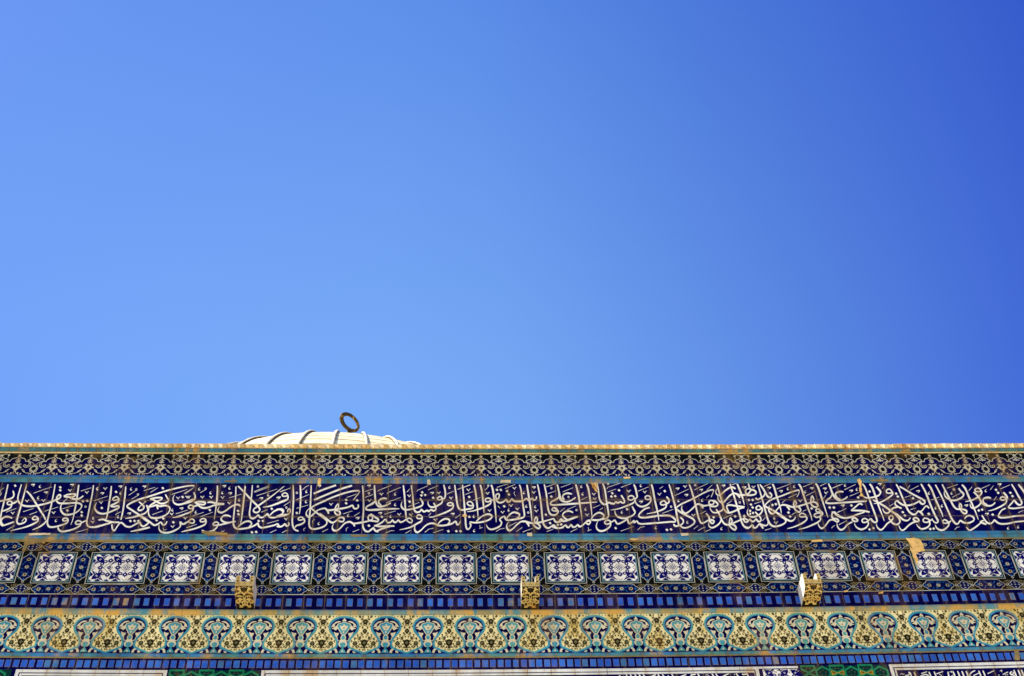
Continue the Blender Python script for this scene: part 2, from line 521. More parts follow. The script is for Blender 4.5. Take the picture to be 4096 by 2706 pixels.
# lead roof behind the parapet: a gutter deck and a slope up to the drum
vr = octagon(INR - 0.03, zbody - 0.02) + octagon(INR - 0.6, zbody - 0.05) + octagon(INR - 0.62, zbody - 1.2) + octagon(10.6, zbody + 1.2)
fr = []
for k in range(3):
    fr += [[8 * k + i, 8 * k + (i + 1) % 8, 8 * (k + 1) + (i + 1) % 8, 8 * (k + 1) + i] for i in range(8)]
link('roof', vr, fr, ['lead'], None, bld)

# --- cornice of small stone blocks
s = Solid()
pitch = unp(1800 + 2055 / 5.935, 1785)[0] - unp(1800 + 165 / 5.935, 1785)[0]
pitch /= 9.0
u_ref = unp(1800 + 165 / 5.935, 1788)[0]
E0o = edge(P_E0, 0.024)
E1o = E1
i0 = int((UMIN - u_ref) / pitch) + 1
i1 = int((UMAX - u_ref) / pitch)
for i in range(i0, i1):
    u = u_ref + i * pitch + random.uniform(-0.003, 0.003)
    w = pitch * random.uniform(0.23, 0.28)
    z0, z1 = E1o(u) + random.uniform(-0.001, 0.002), E0o(u) + random.uniform(-0.003, 0.002)
    pr = 0.024 + random.uniform(-0.003, 0.003)
    mt = 'stone' if random.random() < 0.72 else 'stone_pale'
    c = 0.006
    prof = [(D + 0.012, z0), (D - pr + c, z0), (D - pr, z0 + c), (D - pr, z1 - c), (D - pr + c * 1.5, z1), (D + 0.0121, z1)]
    s.prism([(y, z) for y, z in prof], u - w, u + w, mt)
    # set-back piece between two blocks with a weathered, sloping top
    ua, ub = u + w + 0.0006, u + pitch - pitch * 0.255
    zm = z0 + (z1 - z0) * random.uniform(0.30, 0.48)
    prof = [(D + 0.0122, z0 + 0.001), (D - 0.009, z0 + 0.001), (D - 0.007, zm), (D + 0.006, z1 + 0.012), (D + 0.0122, z1 + 0.012)]
    s.prism(prof, ua, ub, 'stone_pale' if random.random() < 0.6 else 'stone')
s.build('cornice', bld)
# thin coping slab on top, behind the blocks
s = Solid()
u = UMIN
while u < UMAX:
    l = random.uniform(0.5, 0.9)
    ue = min(u + l, UMAX)
    um = (u + ue) / 2
    z = E0o(um) + random.uniform(0.027, 0.034)
    s.box(u + 0.002, ue - 0.002, D + 0.0125, D + 0.30, E1(um) - 0.002, z, 'stone_pale')
    u = ue
s.build('coping', bld)

# --- mouldings
def moulding(name, et, eb, b, mat, u0=UMIN, u1=UMAX, n=60, label=None):
    K = 7
    v, f = [], []
    for i in range(n + 1):
        u = u0 + (u1 - u0) * i / n
        for k in range(K):
            t = k / (K - 1)
            z = eb(u) + (et(u) - eb(u)) * t
            v.append((u, D - 0.0005 - b * math.sin(math.pi * t) ** 0.75, z))
    for i in range(n):
        for k in range(K - 1):
            a = i * K + k
            f.append([a, a + K, a + K + 1, a + 1])
    o = link(name, v, f, [mat], None, bld, smooth=True)
    if label:
        o['label'] = label
    return o
def flat(name, et, eb, mat, label=None):
    p = Pat()
    p.quadstrip(et, eb, UMIN, UMAX, 0, mat)
    o = p.build(name, bld)
    if label:
        o['label'] = label
    return o
ma = mix_edge(E1, E2, 0.66)
mb = mix_edge(E1, E2, 0.82)
moulding('moulding', E1, ma, 0.010, 'turq2', label='dark turquoise tile strip under the stone cornice')
flat('moulding', ma, mb, 'gold')
moulding('moulding', mb, E2, 0.011, 'palecream', label='thin cream fillet over the floral frieze')
mc = mix_edge(E3, E4, 0.27)
md = mix_edge(E3, E4, 0.47)
moulding('moulding', E3, mc, 0.004, 'blue_strip')
moulding('moulding', mc, md, 0.009, 'turq2')
moulding('moulding', md, E4, 0.003, 'turq')
me_ = mix_edge(E5, E5b, 0.40)
moulding('moulding', E5, me_, 0.003, 'turq')
moulding('moulding', me_, E5b, 0.014, 'turq')
flat('moulding', E5b, E6, 'gold', label='ochre mortar strip above the white panels')
moulding('moulding', E10, E11, 0.020, 'worn', label='worn turquoise and ochre ledge under the waterspouts')
mf = mix_edge(E12, E13, 0.72)
moulding('moulding', E12, mf, 0.015, 'turq')
flat('moulding', mf, E13, 'gold')

# --- floral frieze
fp = Pat()
fp.quadstrip(E2, E3, UMIN, UMAX, 0, 'fl_navy')
FP = FJX[0]
FA = unp(1800 + 1575 / 5.935, 1860)[0]
S1 = [(0, 445), (60, 405), (110, 395), (150, 375), (175, 340), (180, 322), (225, 325), (265, 305), (280, 265), (268, 230), (238, 212), (215, 215), (205, 230), (190, 240), (172, 235), (165, 215), (178, 195), (215, 180), (255, 182), (295, 205), (315, 245), (308, 290), (280, 320), (245, 340), (232, 352), (255, 372), (300, 385), (345, 395), (385, 420), (420, 445)]
S1s = smooth_pts(S1, 2)
k0 = int((-7.5 - FA) / FP)
for k in range(k0, 60):
    uc = FA + k * FP
    if uc + FP * 0.52 > UMAX:
        break
    for sx in (1, -1):
        def xf(x, y, uc=uc, sx=sx):
            u = uc + sx * x / 420 * FP / 2
            return (u, E3(u) + (E2(u) - E3(u)) * y / 522)
        fp.xf = xf
        fp.poly(S1s + [(420, 520), (0, 520)], 1, 'fl_black')
        fp.ribbon(S1, 15, 2, 'fl_cream', n=2)
        # half of the tree flower on the axis
        fp.poly([(0, 520 - 25), (16, 480), (38, 470), (30, 452), (0, 450)], 2, 'fl_cream')
        fp.poly([(0, 415), (14, 395), (30, 392), (22, 375), (8, 375), (8, 355), (45, 365), (62, 352), (20, 340), (10, 330), (50, 318), (66, 322), (40, 296), (12, 300), (0, 280)], 2, 'fl_cream')
        fp.poly([(0, 275), (22, 250), (52, 268), (105, 262), (70, 225), (84, 205), (145, 165), (80, 160), (48, 130), (24, 110), (20, 80), (0, 78)], 2, 'fl_cream')
        fp.disc(0, 190, 34, 3, 'fl_black', 8, 30)
        fp.poly([(75, 250), (88, 246), (72, 232)], 3, 'fl_navy')
        fp.poly([(95, 178), (110, 172), (90, 168)], 3, 'fl_navy')
        fp.ribbon([(10, 95), (40, 45), (90, 15), (110, 0)], 11, 2, 'fl_cream')
        fp.poly([(60, 50), (95, 62), (90, 30), (70, 22)], 2, 'fl_cream')
        fp.poly([(130, 40), (165, 42), (160, 8), (135, 5)], 2, 'fl_cream')
        # leaf and stem to the rosette
        fp.poly(smooth_pts([(118, 142), (170, 134), (215, 105), (235, 62), (205, 66), (170, 92), (150, 128)], 2, True), 2, 'fl_cream')
        fp.disc(190, 100, 12, 3, 'fl_navy', 6, 14)
        fp.ribbon([(225, 70), (270, 45), (340, 42), (385, 20), (395, 0)], 11, 2, 'fl_cream')
        # side flower in the black field
        fp.star(255, 470, 42, 16, 4, 2, 'fl_cream', rot=0.4)
        fp.ribbon([(252, 440), (256, 400)], 10, 2, 'fl_cream', n=1)
        fp.ribbon([(290, 495), (335, 498), (375, 480), (388, 452)], 12, 2, 'fl_cream', tap=(0.5, 1))
        # half rosette on the second axis
        fp.ribbon([(420, 230), (385, 262), (340, 300), (310, 308)], 9, 2, 'fl_cream')
        fp.poly([(420, 420), (405, 395), (385, 385), (400, 365), (420, 372)], 2, 'fl_cream')
        fp.poly([(420, 365), (395, 360), (360, 372), (330, 352), (365, 332), (400, 345), (420, 322)], 2, 'fl_cream')
        fp.poly([(348, 352), (372, 360), (378, 345)], 3, 'fl_navy')
        fp.poly([(420, 520 - 25), (404, 480), (382, 470), (390, 452), (420, 450)], 2, 'fl_cream')
        for q in range(5):
            a = rad(108 + 36 * q)
            fp.disc(420 + 78 * math.cos(a), 145 + 78 * math.sin(a), 24, 2, 'fl_cream', 7)
            fp.disc(420 + 80 * math.cos(a), 145 + 80 * math.sin(a), 10, 4, 'fl_navy', 6)
        fp.poly([(420, 215), (380, 205), (352, 175), (348, 140), (358, 100), (390, 80), (420, 70)], 3, 'fl_cream')
        fp.poly([(420, 193), (390, 186), (370, 165), (368, 135), (378, 112), (400, 98), (420, 96)], 4, 'fl_black')
        fp.ribbon([(418, 78), (396, 45), (350, 30), (335, 0)], 10, 2, 'fl_cream')
fp.build('floral_frieze', bld)

# --- inscription band
ip = Pat()
ip.quadstrip(E4, E5, UMIN, UMAX, 0, 'ins_navy')
insc = ip.build('inscription_band', bld)
insc['label'] = 'navy tile band carrying two interlaced lines of white calligraphy'
TRACE = """
3696
T -7,16 4,36 16,67 27,92 33,103 31,108 25,107 19,101 13,104
T 10,17 17,27 27,52 37,74 43,87 45,95
A 27,18 40,42 55,75 63,93 68,102 75,110 81,110 86,103 93,107 104,109 115,105 119,100 116,94 108,91 101,93 96,99
A 43,17 55,40 63,55 70,68 77,75 85,76
R 85,62 89,67 88,74 86,76 84,70
A 86,76 93,85 100,86 101,80 95,77 87,75
T 82,26 88,34 94,40 91,47 80,53 68,55 57,51 50,45 48,38 49,31
T 90,18 98,27 107,48 117,70 123,84 129,101
R 127,26 121,29 123,34 131,34 135,33 133,28
T 135,31 137,37 132,44 120,52 108,56 98,58
A 118,35 127,44 133,53 138,62 147,67 157,68 164,65 169,60
A 159,50 152,48 143,50 140,55 142,61 150,66
T 135,58 133,64 126,70 117,74 111,70 109,63
R 184,47 181,51 184,54 190,54 195,51 190,47
A 188,36 194,42 198,49 196,53
T 196,53 195,60 188,66 175,73 162,78 152,80
A 208,17 215,28 223,43 231,57 232,63 226,66 219,61 214,55 208,62 201,70 203,73 215,74 237,71
A 224,17 232,27 238,36 245,50
A 194,74 185,78 178,88 177,93 183,96 200,95 218,92 240,91
A 137,90 144,101 150,108 158,110 164,106 167,102 175,108 184,111 200,110 218,106 240,104
A 148,112 140,109 134,106 138,104 142,102
T 136,107 127,115 117,122 109,126 103,122 100,118
R 48,101 44,105 47,109 54,109 58,107 52,102
T 59,108 58,115 50,123 42,126 33,123 28,117 27,113
A 54,109 60,107 64,103
D 71,29 15,123 23,122 171,30 176,37 205,37 210,45 130,79 138,77 163,89 11,87
E 100,67 179,17 149,87
C 12,38 43,68 28,73 66,38 147,32 200,121 224,118
F 55,26 80,17;67,48 86,38;136,27 156,18;18,54 36,47;181,28 204,18;106,32 114,23;157,30 165,20;166,55 172,46;73,125 78,119 84,118;224,84 236,79
3330
A 26,35 18,34 9,37 7,42 11,49 18,53
A -2,33 4,45 10,52 18,55 28,52 36,46
A -2,62 30,60 58,58 81,57
A 44,79 53,72 62,64 67,63 71,66
A 44,79 58,79 75,80 88,83
A 76,83 60,88 45,94 32,97 20,95 10,90 4,84 -2,83
A 61,103 54,97 48,97 47,100 52,105 60,104
T 47,106 36,112 28,121 21,125 15,122 11,115 11,108
R 75,98 70,102 72,107 79,107 84,103 80,99
T 84,105 85,112 79,120 69,124 60,121 54,115 52,109
A 80,107 85,103 91,99 94,103 99,107 105,106 105,100 101,88 93,67 85,45 77,24 71,16
T 88,16 94,24 103,48 110,70 118,90 123,104
T 104,23 109,28 114,35 111,42 103,46 88,49 77,48 72,44 69,38
R 134,28 128,31 129,37 136,38 141,36 139,31
T 141,34 143,40 137,46 125,54 112,60 98,63
A 96,54 108,60 125,70 140,81 155,90 165,99 173,103 180,102 185,96
A 146,84 150,89 158,98 160,106 154,112 146,111 140,106 138,100
R 139,91 134,95 136,101 141,102 144,96 142,92
T 140,104 130,110 122,120 115,125 109,122 105,116 104,110
A 151,17 157,27 165,46 172,62 176,72 182,82 190,88 197,88 203,81 207,82 213,79 220,70 225,69 229,74
A 207,82 212,86 215,91
A 159,22 170,28 188,39 205,48 217,55 219,61 214,64 208,60 206,57 195,63 180,67 168,66 158,60 154,56 149,59 149,65 155,70 164,74
T 154,71 145,73 139,78 132,85 126,85 121,80 119,74
A 193,97 192,100 198,105 205,104 203,99 198,96 193,97
T 200,105 190,108 180,115 172,123 165,126 160,121 157,114
R 219,97 215,101 217,106 225,107 230,103 227,99
T 230,105 231,112 225,119 213,123 205,119 199,111
A 225,107 230,104 238,99
D 88,34 151,39 155,46 191,50 45,67 3,72 167,83 172,91 88,124 97,121 61,48 232,123 229,87
E 44,32 203,33 24,67 112,16
C 30,19 58,29 229,38
F 0,26 24,16;28,30 55,17;41,45 63,36;12,84 33,74;15,113 34,103;184,31 205,20;172,48 187,43;185,77 198,73;135,69 145,63;118,27 124,18;178,27 184,19;0,118 6,114
2960
A 20,15 22,24 25,29 33,31 38,36 35,41 22,43 10,42 -2,43
R 22,27 15,29 13,36 17,40 22,37 25,31
A 42,17 46,30 52,50 58,72 63,90 67,103 73,113 82,117 94,115 105,110 109,104 105,98 97,93 88,85 75,77 61,70 60,66 70,56 85,49 100,44 120,36 137,31 140,32
H 141,32 139,40 135,47
A 88,84 100,92 112,101 121,104 128,101 132,94
A 47,17 54,26 61,38 66,46 73,48 75,42 70,36
A 59,38 57,44 50,49 42,53 37,49
T 77,16 81,24 87,45 93,64 97,78 98,86
R 171,44 175,52 172,59 168,58 169,50
A 172,59 155,64 142,68 128,71 118,69 108,66 99,66 92,72 86,79 80,86
T 86,80 80,86 74,86 69,80 68,74 70,67
A 170,59 180,60 185,67 181,71 173,69 168,62
R 130,55 134,62 130,68 127,66 128,60
A 128,70 138,70 144,77 141,83 133,79 128,72
A 111,69 115,73 118,78
T 139,16 145,25 154,52 162,75 168,90 171,103
T 179,15 185,23 193,47 201,72 209,96
A 210,15 215,26 219,38 224,47 232,54 240,55
A 219,40 215,48 207,54 204,59 210,62 240,61
R 182,75 180,79 184,83 190,82 194,85 189,77
R 181,86 176,90 180,95 188,94 193,88 188,85
T 190,95 191,101 183,108 168,115 155,120 139,124
A 194,82 196,88 190,94
R 145,86 141,90 144,94 152,94 156,90 150,86
T 155,92 159,98 154,105 140,113 125,119 112,122
R 43,68 38,72 40,77 47,77 50,73 47,69
T 51,71 53,78 50,85 44,90 34,94 26,94 19,89 17,82 19,75
A 36,82 42,89
K 24,80 24,87 31,85
A 44,90 49,97 49,104 43,105 38,99 34,104 28,105 23,100 18,106 12,106 8,100
A 2,98 4,106 10,117 18,121 24,118 29,114 33,120 39,119 46,111 52,113 60,115 66,112 67,105
A 47,112 52,117 55,122
A 240,94 230,88 224,83 219,86 218,92 221,98 230,99 234,104 230,106 222,101
T 222,101 213,102 205,112 198,120 192,121 187,115 185,108
D 21,54 30,54 26,65 30,72 77,66 85,64 115,84 119,93 170,74 213,72 223,72 10,93
E 9,24 69,25 97,33 170,26 201,27
C 114,27 129,22 155,35 82,97
V 143,56 85,108 204,37 32,23
F 87,28 122,15;150,23 172,14;157,44 179,33;190,21 205,14;57,22 73,15;115,49 135,40;34,63 50,58;100,61 109,53;123,89 134,83;149,81 158,77;59,126 75,121;197,51 204,43;219,26 237,18;217,121 225,114;231,84 237,80;53,104 61,95
2590
T 9,17 12,26 17,53 22,75 25,90 27,103
R 38,56 31,60 32,65 38,66 45,63 42,58
T 45,64 43,72 33,78 18,83 -2,87
A 45,46 51,54 50,60 46,63
A 51,17 56,32 62,55 67,75 71,98 75,113 80,113 85,107 84,101 78,95
A 62,111 66,116 75,115
A 77,115 85,120 96,119 108,112 112,106 108,99 95,92 80,84 69,76 69,72 80,64 95,57 112,49 130,39 148,31 157,30
H 158,30 155,38 151,47
A 99,17 103,27 110,50 115,70 119,88 123,101 128,109 136,107 145,102 152,104
A 148,65 135,68 125,65 118,64 108,73 98,82 90,86
T 98,82 90,86 84,82 81,75 82,67
A 126,66 130,70 132,74
R 150,55 146,58 147,64 154,65 158,60 155,56
A 150,55 160,57 167,64 163,69 152,69 146,67
T 165,17 170,34 176,56 180,72 176,79 165,84 155,83 149,75 149,68
A 176,58 180,72 184,79 190,84 197,84 208,80 220,74 230,71 215,69 195,66 188,69 190,77 193,82
T 209,28 203,24 195,25 183,33 173,42 166,42 162,35 165,27
T 212,41 205,38 195,44 185,55 178,61 170,56 167,48 169,42
A 208,38 222,43 240,40
A 213,42 217,45 219,49
A 196,16 203,37 210,60 216,80 221,97 224,108 230,117 240,120
T 213,16 220,33 226,50 230,66
A 163,76 170,87 175,99 181,109 190,113 203,109 215,104 230,98 240,104
R 197,96 201,104 197,110 194,109 195,103
A 194,112 204,113 210,119 208,125 200,121 194,114
T 175,99 172,108 163,116 153,120 146,116 145,108
A 139,86 145,93 148,102 152,101 158,105 155,110 148,106 145,102
A -2,95 20,92 45,91 57,93 66,101 65,106 55,106 30,108 -2,111
D 41,33 46,125 56,124 157,95 208,93 230,92
E 71,27 92,42 127,30 180,20 230,24
C 74,56 130,55 95,107 176,122 20,120
V 28,40 89,22 109,90
F 64,44 98,28;111,30 143,15;141,30 154,18;35,86 61,76;125,87 139,80;180,98 202,88;137,129 150,124;120,127 130,121 138,118;110,123 120,115;29,27 37,22;201,18 212,14;188,64 200,56;140,49 147,42
O 113,19 56,70 219,60
2220
A 5,17 9,32 10,46 14,54 22,58 32,58 42,53 49,48
A 40,40 30,38 21,41 18,47 22,54
A 10,45 6,51 -2,56
T -2,66 30,64 60,62 85,60 100,59
T 49,17 52,27 57,50 60,70 63,90 64,103
T 75,16 79,27 83,50 86,75 88,95
A 100,15 103,30 105,48 109,58 115,64 122,64 128,60 133,62 140,63 144,59 150,61 155,58 160,61 165,60 163,52 157,43
A 113,15 118,28 122,55 126,80 127,92 122,98 110,100
A 86,101 97,102 109,101
A 86,99 92,91 101,85 109,85 116,91 113,98 105,101
A 85,102 77,103 70,110 63,116 57,117 54,113 48,118 42,118 38,113 33,119 28,118 25,114 15,120 3,121 -7,117
A 73,108 80,112 84,106 79,104 73,107
A 43,84 33,80 23,83 18,90 23,97 30,101 42,97 54,93
A 54,94 40,99 25,104 18,104 14,99 8,106 0,106
A -2,72 6,80 5,87 -2,91
R 124,102 118,106 120,111 128,111 132,107 129,103
T 132,108 131,116 122,124 111,128 102,125 98,117 100,108 103,104
A 130,109 138,104 142,102 147,110 153,110 163,105 172,100 174,107 178,110 184,106 187,103 188,108 194,104 198,109 206,111 220,110 240,108
R 180,44 173,47 175,53 182,54 188,50 185,45
A 187,17 191,26 194,40 195,47 190,51
T 189,51 189,58 180,64 165,70 150,75 132,78
R 219,44 214,47 216,52 223,53 227,49 224,45
T 228,49 227,57 220,65 207,70 196,66 191,58 192,52
A 225,72 214,75 204,83 199,90 202,95 215,96 240,93
A 183,69 187,77 190,84 184,91 170,97
T 184,91 170,97 158,97 148,93 143,86 142,78
D 152,31 136,38 134,46 143,45 171,76 144,121
K 7,113 15,112
E 204,58
C 63,22 66,40 73,76 159,83 204,20
O 126,16 32,47 51,78
V 92,40 94,51 175,33 76,89 213,35
F 14,24 37,16;18,35 43,25;62,54 77,47;90,73 107,66;123,28 125,24 155,14;125,35 145,28;157,24 181,15;197,33 222,23;29,77 50,68;12,82 23,73;156,128 187,117;196,125 203,119 213,117;37,130 53,122;79,119 80,127 86,124 77,128;106,78 114,72
1850
A 0,18 3,50 5,75 7,100 8,115 11,123 16,122 20,114 17,109
T 27,18 31,35 34,60 36,80 37,98
T 42,18 45,28 48,50 50,70 51,85
T 68,18 72,30 76,60 79,90 80,107
R 15,58 11,62 14,66 21,68 25,64 21,59
A 26,65 24,73 12,76 -2,78
R 58,50 54,53 56,58 63,58 68,54 64,50
T 68,54 66,63 52,71 38,76 25,80 11,82
A 64,55 80,53
R 84,39 79,43 80,50 84,52 87,46 87,41
A 82,52 80,54 86,60 93,60 99,57 103,53 108,59 113,57 117,52 124,57 140,57 148,53 152,51 157,55 163,52 166,50 168,54 174,53 176,46
A 135,18 139,30 142,55 145,75 147,92 140,97 125,100 110,102 103,100 99,93 90,98 89,102 93,108 90,115
T 93,108 90,115 80,121 68,124 60,120 57,113
A 105,98 110,91 119,84 127,84 135,88 133,95 125,100
T 153,18 158,50 163,85 165,105
A 17,106 30,108 48,106 63,101 70,94 66,89 58,88 48,92 40,98 33,105
A 178,17 182,35 186,60 189,90 191,107 196,117 204,121 212,116 217,114 222,119 230,121 240,119
A 194,17 199,40 201,60 204,78 209,88 219,90 227,84 226,78
R 217,72 212,77 217,80 224,80 224,75
A 225,17 229,35 233,50 240,55
A 230,43 226,50 215,56 209,61 213,66 240,65
R 175,94 178,100 176,107 171,105 172,99
A 217,98 200,103 180,108 165,109 155,107 148,105 138,106 128,114 120,122 112,127
T 120,122 112,127 106,122 105,114 109,106
A 168,110 178,110 184,117 181,122 173,118 167,112
A 152,108 156,112 158,117
A 217,98 220,105 228,107 240,101
D 16,47 16,94 82,30 91,30 106,33 110,41 99,69 211,46 198,89 208,109
K 226,113 234,112
E 169,24
C 110,78 173,70 152,69 28,127 27,93 146,37
V 59,38 64,79 95,83 130,75 169,36 175,80 123,26 14,30 115,67
O 156,84 211,26 61,20
F 0,25 20,18;7,41 25,34;25,55 43,48;82,24 107,16;101,27 125,17;53,31 62,22;199,23 222,15;203,39 223,32;109,117 129,107;80,129 89,123 100,121;128,129 142,119;143,130 167,121;200,129 216,123;41,114 42,121 48,119 40,122;84,68 89,74;124,34 122,38 126,45
1480
A 11,19 12,40 13,55 16,64 22,70 32,69 42,65 49,61
A 11,57 8,62 -2,67
A 40,51 32,50 24,53 20,58 23,64 28,69
T -2,78 30,76 55,75 70,75
A 79,19 82,45 84,75 86,97
A 119,50 124,58 125,65 118,70 105,74 92,77 82,77
T 92,77 82,77 76,72 74,66 76,58
A 98,19 101,40 103,65 105,77 110,83 118,82 122,77 128,82 135,79 140,81 145,77 150,80 156,77 156,70 151,61
R 165,46 160,50 163,54 170,52 170,47
T 172,52 171,60 163,66 152,71 143,70 138,64 138,56
A 175,18 178,30 179,42 177,50 172,51
R 191,60 184,63 186,67 194,67 197,63
T 198,65 196,74 183,82 168,88 150,94 140,95
A 201,18 204,40 207,62 211,74 219,78 230,76 240,74
A 36,99 30,106 22,111 10,116
A 37,99 42,108 50,106 53,102 58,107 63,106 67,102 73,107 82,103 86,99
R 90,98 87,102 93,107 98,108 100,103 96,98
A 10,115 25,117 45,116 58,116
A 48,117 30,122 14,128 8,121 0,126
R 117,89 111,93 113,98 121,98 124,94
T 124,95 122,104 112,110 98,118 85,122 70,125
A 215,104 212,110 207,113 203,105 195,110 180,114 168,115 160,114 152,110 142,110 132,115 122,125 113,131
T 122,125 113,131 107,127 106,119 108,114
A 161,112 168,104 178,99 187,100 189,106 184,112
D 124,36 122,43 131,42 94,58 150,49 28,94 186,128 205,128 215,128
C 60,40 60,65 189,24 49,93
E 147,37 24,85 196,87
V 27,40 163,37 192,49 69,88 97,89 155,101 93,44
F 18,34 19,32 51,19;40,40 42,37 73,24;38,62 40,60 73,48;34,88 61,80;111,34 113,31 138,20;138,30 162,20;91,70 117,60;183,40 199,33;208,29 237,18;227,41 237,37;150,132 174,124;36,133 49,127 58,127;84,133 97,126;130,131 140,123 151,121;0,30 7,28;0,44 7,41;88,35 95,27;203,97 215,88;139,91 145,85
1110
A 37,19 38,50 36,85 35,105 37,118 42,125 50,128
T 54,19 55,40 54,70 52,88
R 56,94 49,98 51,102 58,101 62,99
A 63,98 64,106 55,112 45,115 41,120
A 80,19 79,45 78,70 76,95 75,110 77,119 84,123 95,122 108,118 116,112 117,104 110,97 95,86 80,74
A 79,73 90,66 110,57 130,48 155,39 178,33 194,32
H 196,33 189,43 180,54
A 100,86 115,97 124,105 131,108 140,103 146,97 153,95 158,99 156,105 148,105 143,102
A 220,103 212,105 202,107 190,109 180,110 173,106 165,107 158,111 148,122 140,127
T 148,122 140,127 132,125 130,118 133,111
A 177,108 181,112 183,117
S 86,39 110,29 139,19
S 87,54 115,42 150,28 177,20
T 96,78 88,85 79,93 73,94 68,88 70,80 77,73
A 96,78 105,75 113,74 118,78 128,78 140,76 155,74 168,71 178,67 181,73 186,75 192,71 191,65
A 117,78 120,82 121,87
R 144,63 145,70 142,76 137,78 138,71
A 135,79 145,80 149,86 146,90 139,88 135,81
R 18,37 11,41 13,45 21,45 24,41
A 25,43 24,52 15,57 -2,64
A -2,76 8,77 13,82 10,88 -2,93
A 24,83 25,77 29,76 30,82 25,88 12,92 -2,94
A 26,107 27,113 22,116 17,111 12,116 5,118 -2,116
A 202,20 204,50 204,80 202,105 203,118 208,127 216,129 225,123 228,120 233,128 240,129
A 230,19 231,40 232,56
A 230,58 222,64 212,70 210,75 216,78 240,78
R 218,90 215,96 217,102 224,101 226,95 221,91
A 221,87 232,95 239,100 238,105 228,104 218,103
D 46,85 163,54 163,62 189,55 217,115
C 69,34 68,58 98,110 168,91
E 99,20 217,20 190,97 3,48
O 46,37 217,38 21,72
V 127,64 218,55 20,99
F 0,35 17,21;7,35 32,25;44,54 46,53 75,41;45,74 73,66;59,30 67,23 75,19;165,48 188,40;156,87 178,80;124,98 136,94;208,34 227,28;208,48 227,41;106,130 120,123;178,130 194,124;15,68 30,58;182,92 195,84;11,132 20,127 26,126;63,128 62,123 67,120;163,128 163,122 168,119;84,110 83,104 89,100
740
A 21,36 24,45 23,52 15,58 -2,63
T 77,20 77,35 75,60 72,85 69,100
A 121,22 120,50 117,80 115,100 115,112 119,120 127,123 140,122 155,119 168,113 173,109 175,116 182,120 195,118 212,114 220,111 224,117 230,116 240,111
T 143,21 140,50 137,75 134,100 131,112
A 125,119 135,110 145,105 154,105 158,111 152,118
A 126,21 140,35 157,53 170,66 177,74 176,81 169,84 163,81 164,75 175,67
T 164,75 175,67 195,53 215,38 234,22
A 160,19 158,45 155,70 153,85 155,95 162,98 170,93 174,90 178,95 185,95 192,90 196,87 200,94 210,96 222,93 240,88
A 201,91 210,82 220,77 230,76 234,81 230,88 222,93
T 240,53 215,64 200,69 185,71
A 22,60 35,58 48,60 45,65 35,64 24,61
A 26,62 36,70 43,73 55,72 68,67 80,65 93,64
A 53,60 62,59 75,62 93,63
R 13,66 8,70 10,74 17,74 21,69
A 18,71 28,67 36,66
A 20,71 18,79 10,84 -2,88
A 131,69 127,65 118,66 108,71 96,80 87,84
T 96,80 87,84 80,82 78,77 82,69
A 109,94 102,91 93,91 87,96 86,101 92,106 102,108 113,106 120,105
A 105,108 92,111 80,114
R 74,106 67,110 68,114 76,114 80,110
A 79,112 74,121 64,128 50,130 40,126
R 42,98 36,102 38,106 46,105 49,100
A 50,101 49,110 40,116 20,123 -2,128
R 16,99 8,105 12,108 20,109 22,103
A 8,105 -2,110
D 59,78 126,80 127,88 206,75 175,104 185,104 169,130 159,131
C 34,28 61,37 89,37 106,26 129,54 26,83 198,42
E 93,21 107,38 181,50 221,49
O 173,22 49,27
V 9,47 41,47 62,47 89,48 105,61
F 164,34 200,20;165,36 200,23;170,44 219,28;105,49 134,40;181,83 196,77;18,92 45,83;36,94 66,83;195,110 223,102;3,120 28,112;36,37 50,29;225,35 237,30;0,40 22,24;86,128 90,129 94,126;202,132 217,125;0,80 6,78
370
A 45,21 43,40 39,65 35,90 32,100
R 57,46 48,51 50,55 58,54 62,51
A 63,50 62,57 55,62 43,68 52,70 61,68 62,73 52,78 38,84 25,87
T 38,84 25,87 13,84 6,76 6,68 10,60
A 79,22 77,45 73,75 69,95 67,101
A 14,102 25,100 35,104 50,107 64,107
A 48,107 30,112 10,118 -2,119
A 242,21 237,20 225,21 200,26 170,34 140,44 110,53 90,62 82,69 90,76 110,89 125,101 133,107 128,113 120,117 114,112 112,107 100,113 90,118 80,117 74,112 69,108 64,110 58,118 52,127 47,122 46,112
A 113,90 125,98 138,108 147,114 156,111 162,107 167,113 173,112 177,105
A 110,58 118,65 122,70 120,76 112,79 108,76 112,70
H 112,70 120,63 127,57
A 173,41 178,50 181,55 175,60 163,63 152,58 143,53 137,52 150,49 165,49 162,54 152,57
T 152,57 140,65 133,69
A 128,66 131,72 131,79 124,86 115,89
T 115,89 100,94 78,98
A 131,71 142,69 152,66 160,69 172,67 181,70 184,77 179,86
T 179,86 168,93 152,97 140,96 134,90 133,80 136,72
A 152,67 154,71 155,76
T 240,52 230,56 215,63 202,65 193,60 191,50 195,41
A 228,104 220,110 213,111 208,106 209,115 205,121
T 205,121 192,128 177,132 164,130 158,123 158,113
T 219,88 205,93 190,96
T 222,127 211,130
T 136,119 110,125 90,129
D 56,35 167,26 214,47 22,73 90,104 100,104 109,104 152,102 168,98 192,107
C 92,28 67,38 12,28 190,78 61,94 2,97
E 66,22 123,22 23,38 87,86 211,74
O 108,41 104,29
V 30,27 20,60 203,49 225,47 188,87 220,97 190,117
F 4,56 36,45;86,43 105,30;93,52 107,44;122,32 148,24;138,36 155,25;188,42 190,40 225,29;54,89 67,82;142,89 166,80;198,87 226,78;217,39 237,27;168,120 169,126 176,124;224,120 237,116
0
A 19,17 14,40 8,65 3,85 1,105 4,114 10,114 22,110 33,106
A 29,97 20,94 10,95 3,102 4,109 9,114
A 31,32 33,42 29,49 15,54 -2,57
R 22,56 17,61 19,65 26,65 29,60
A 28,63 36,60 41,56
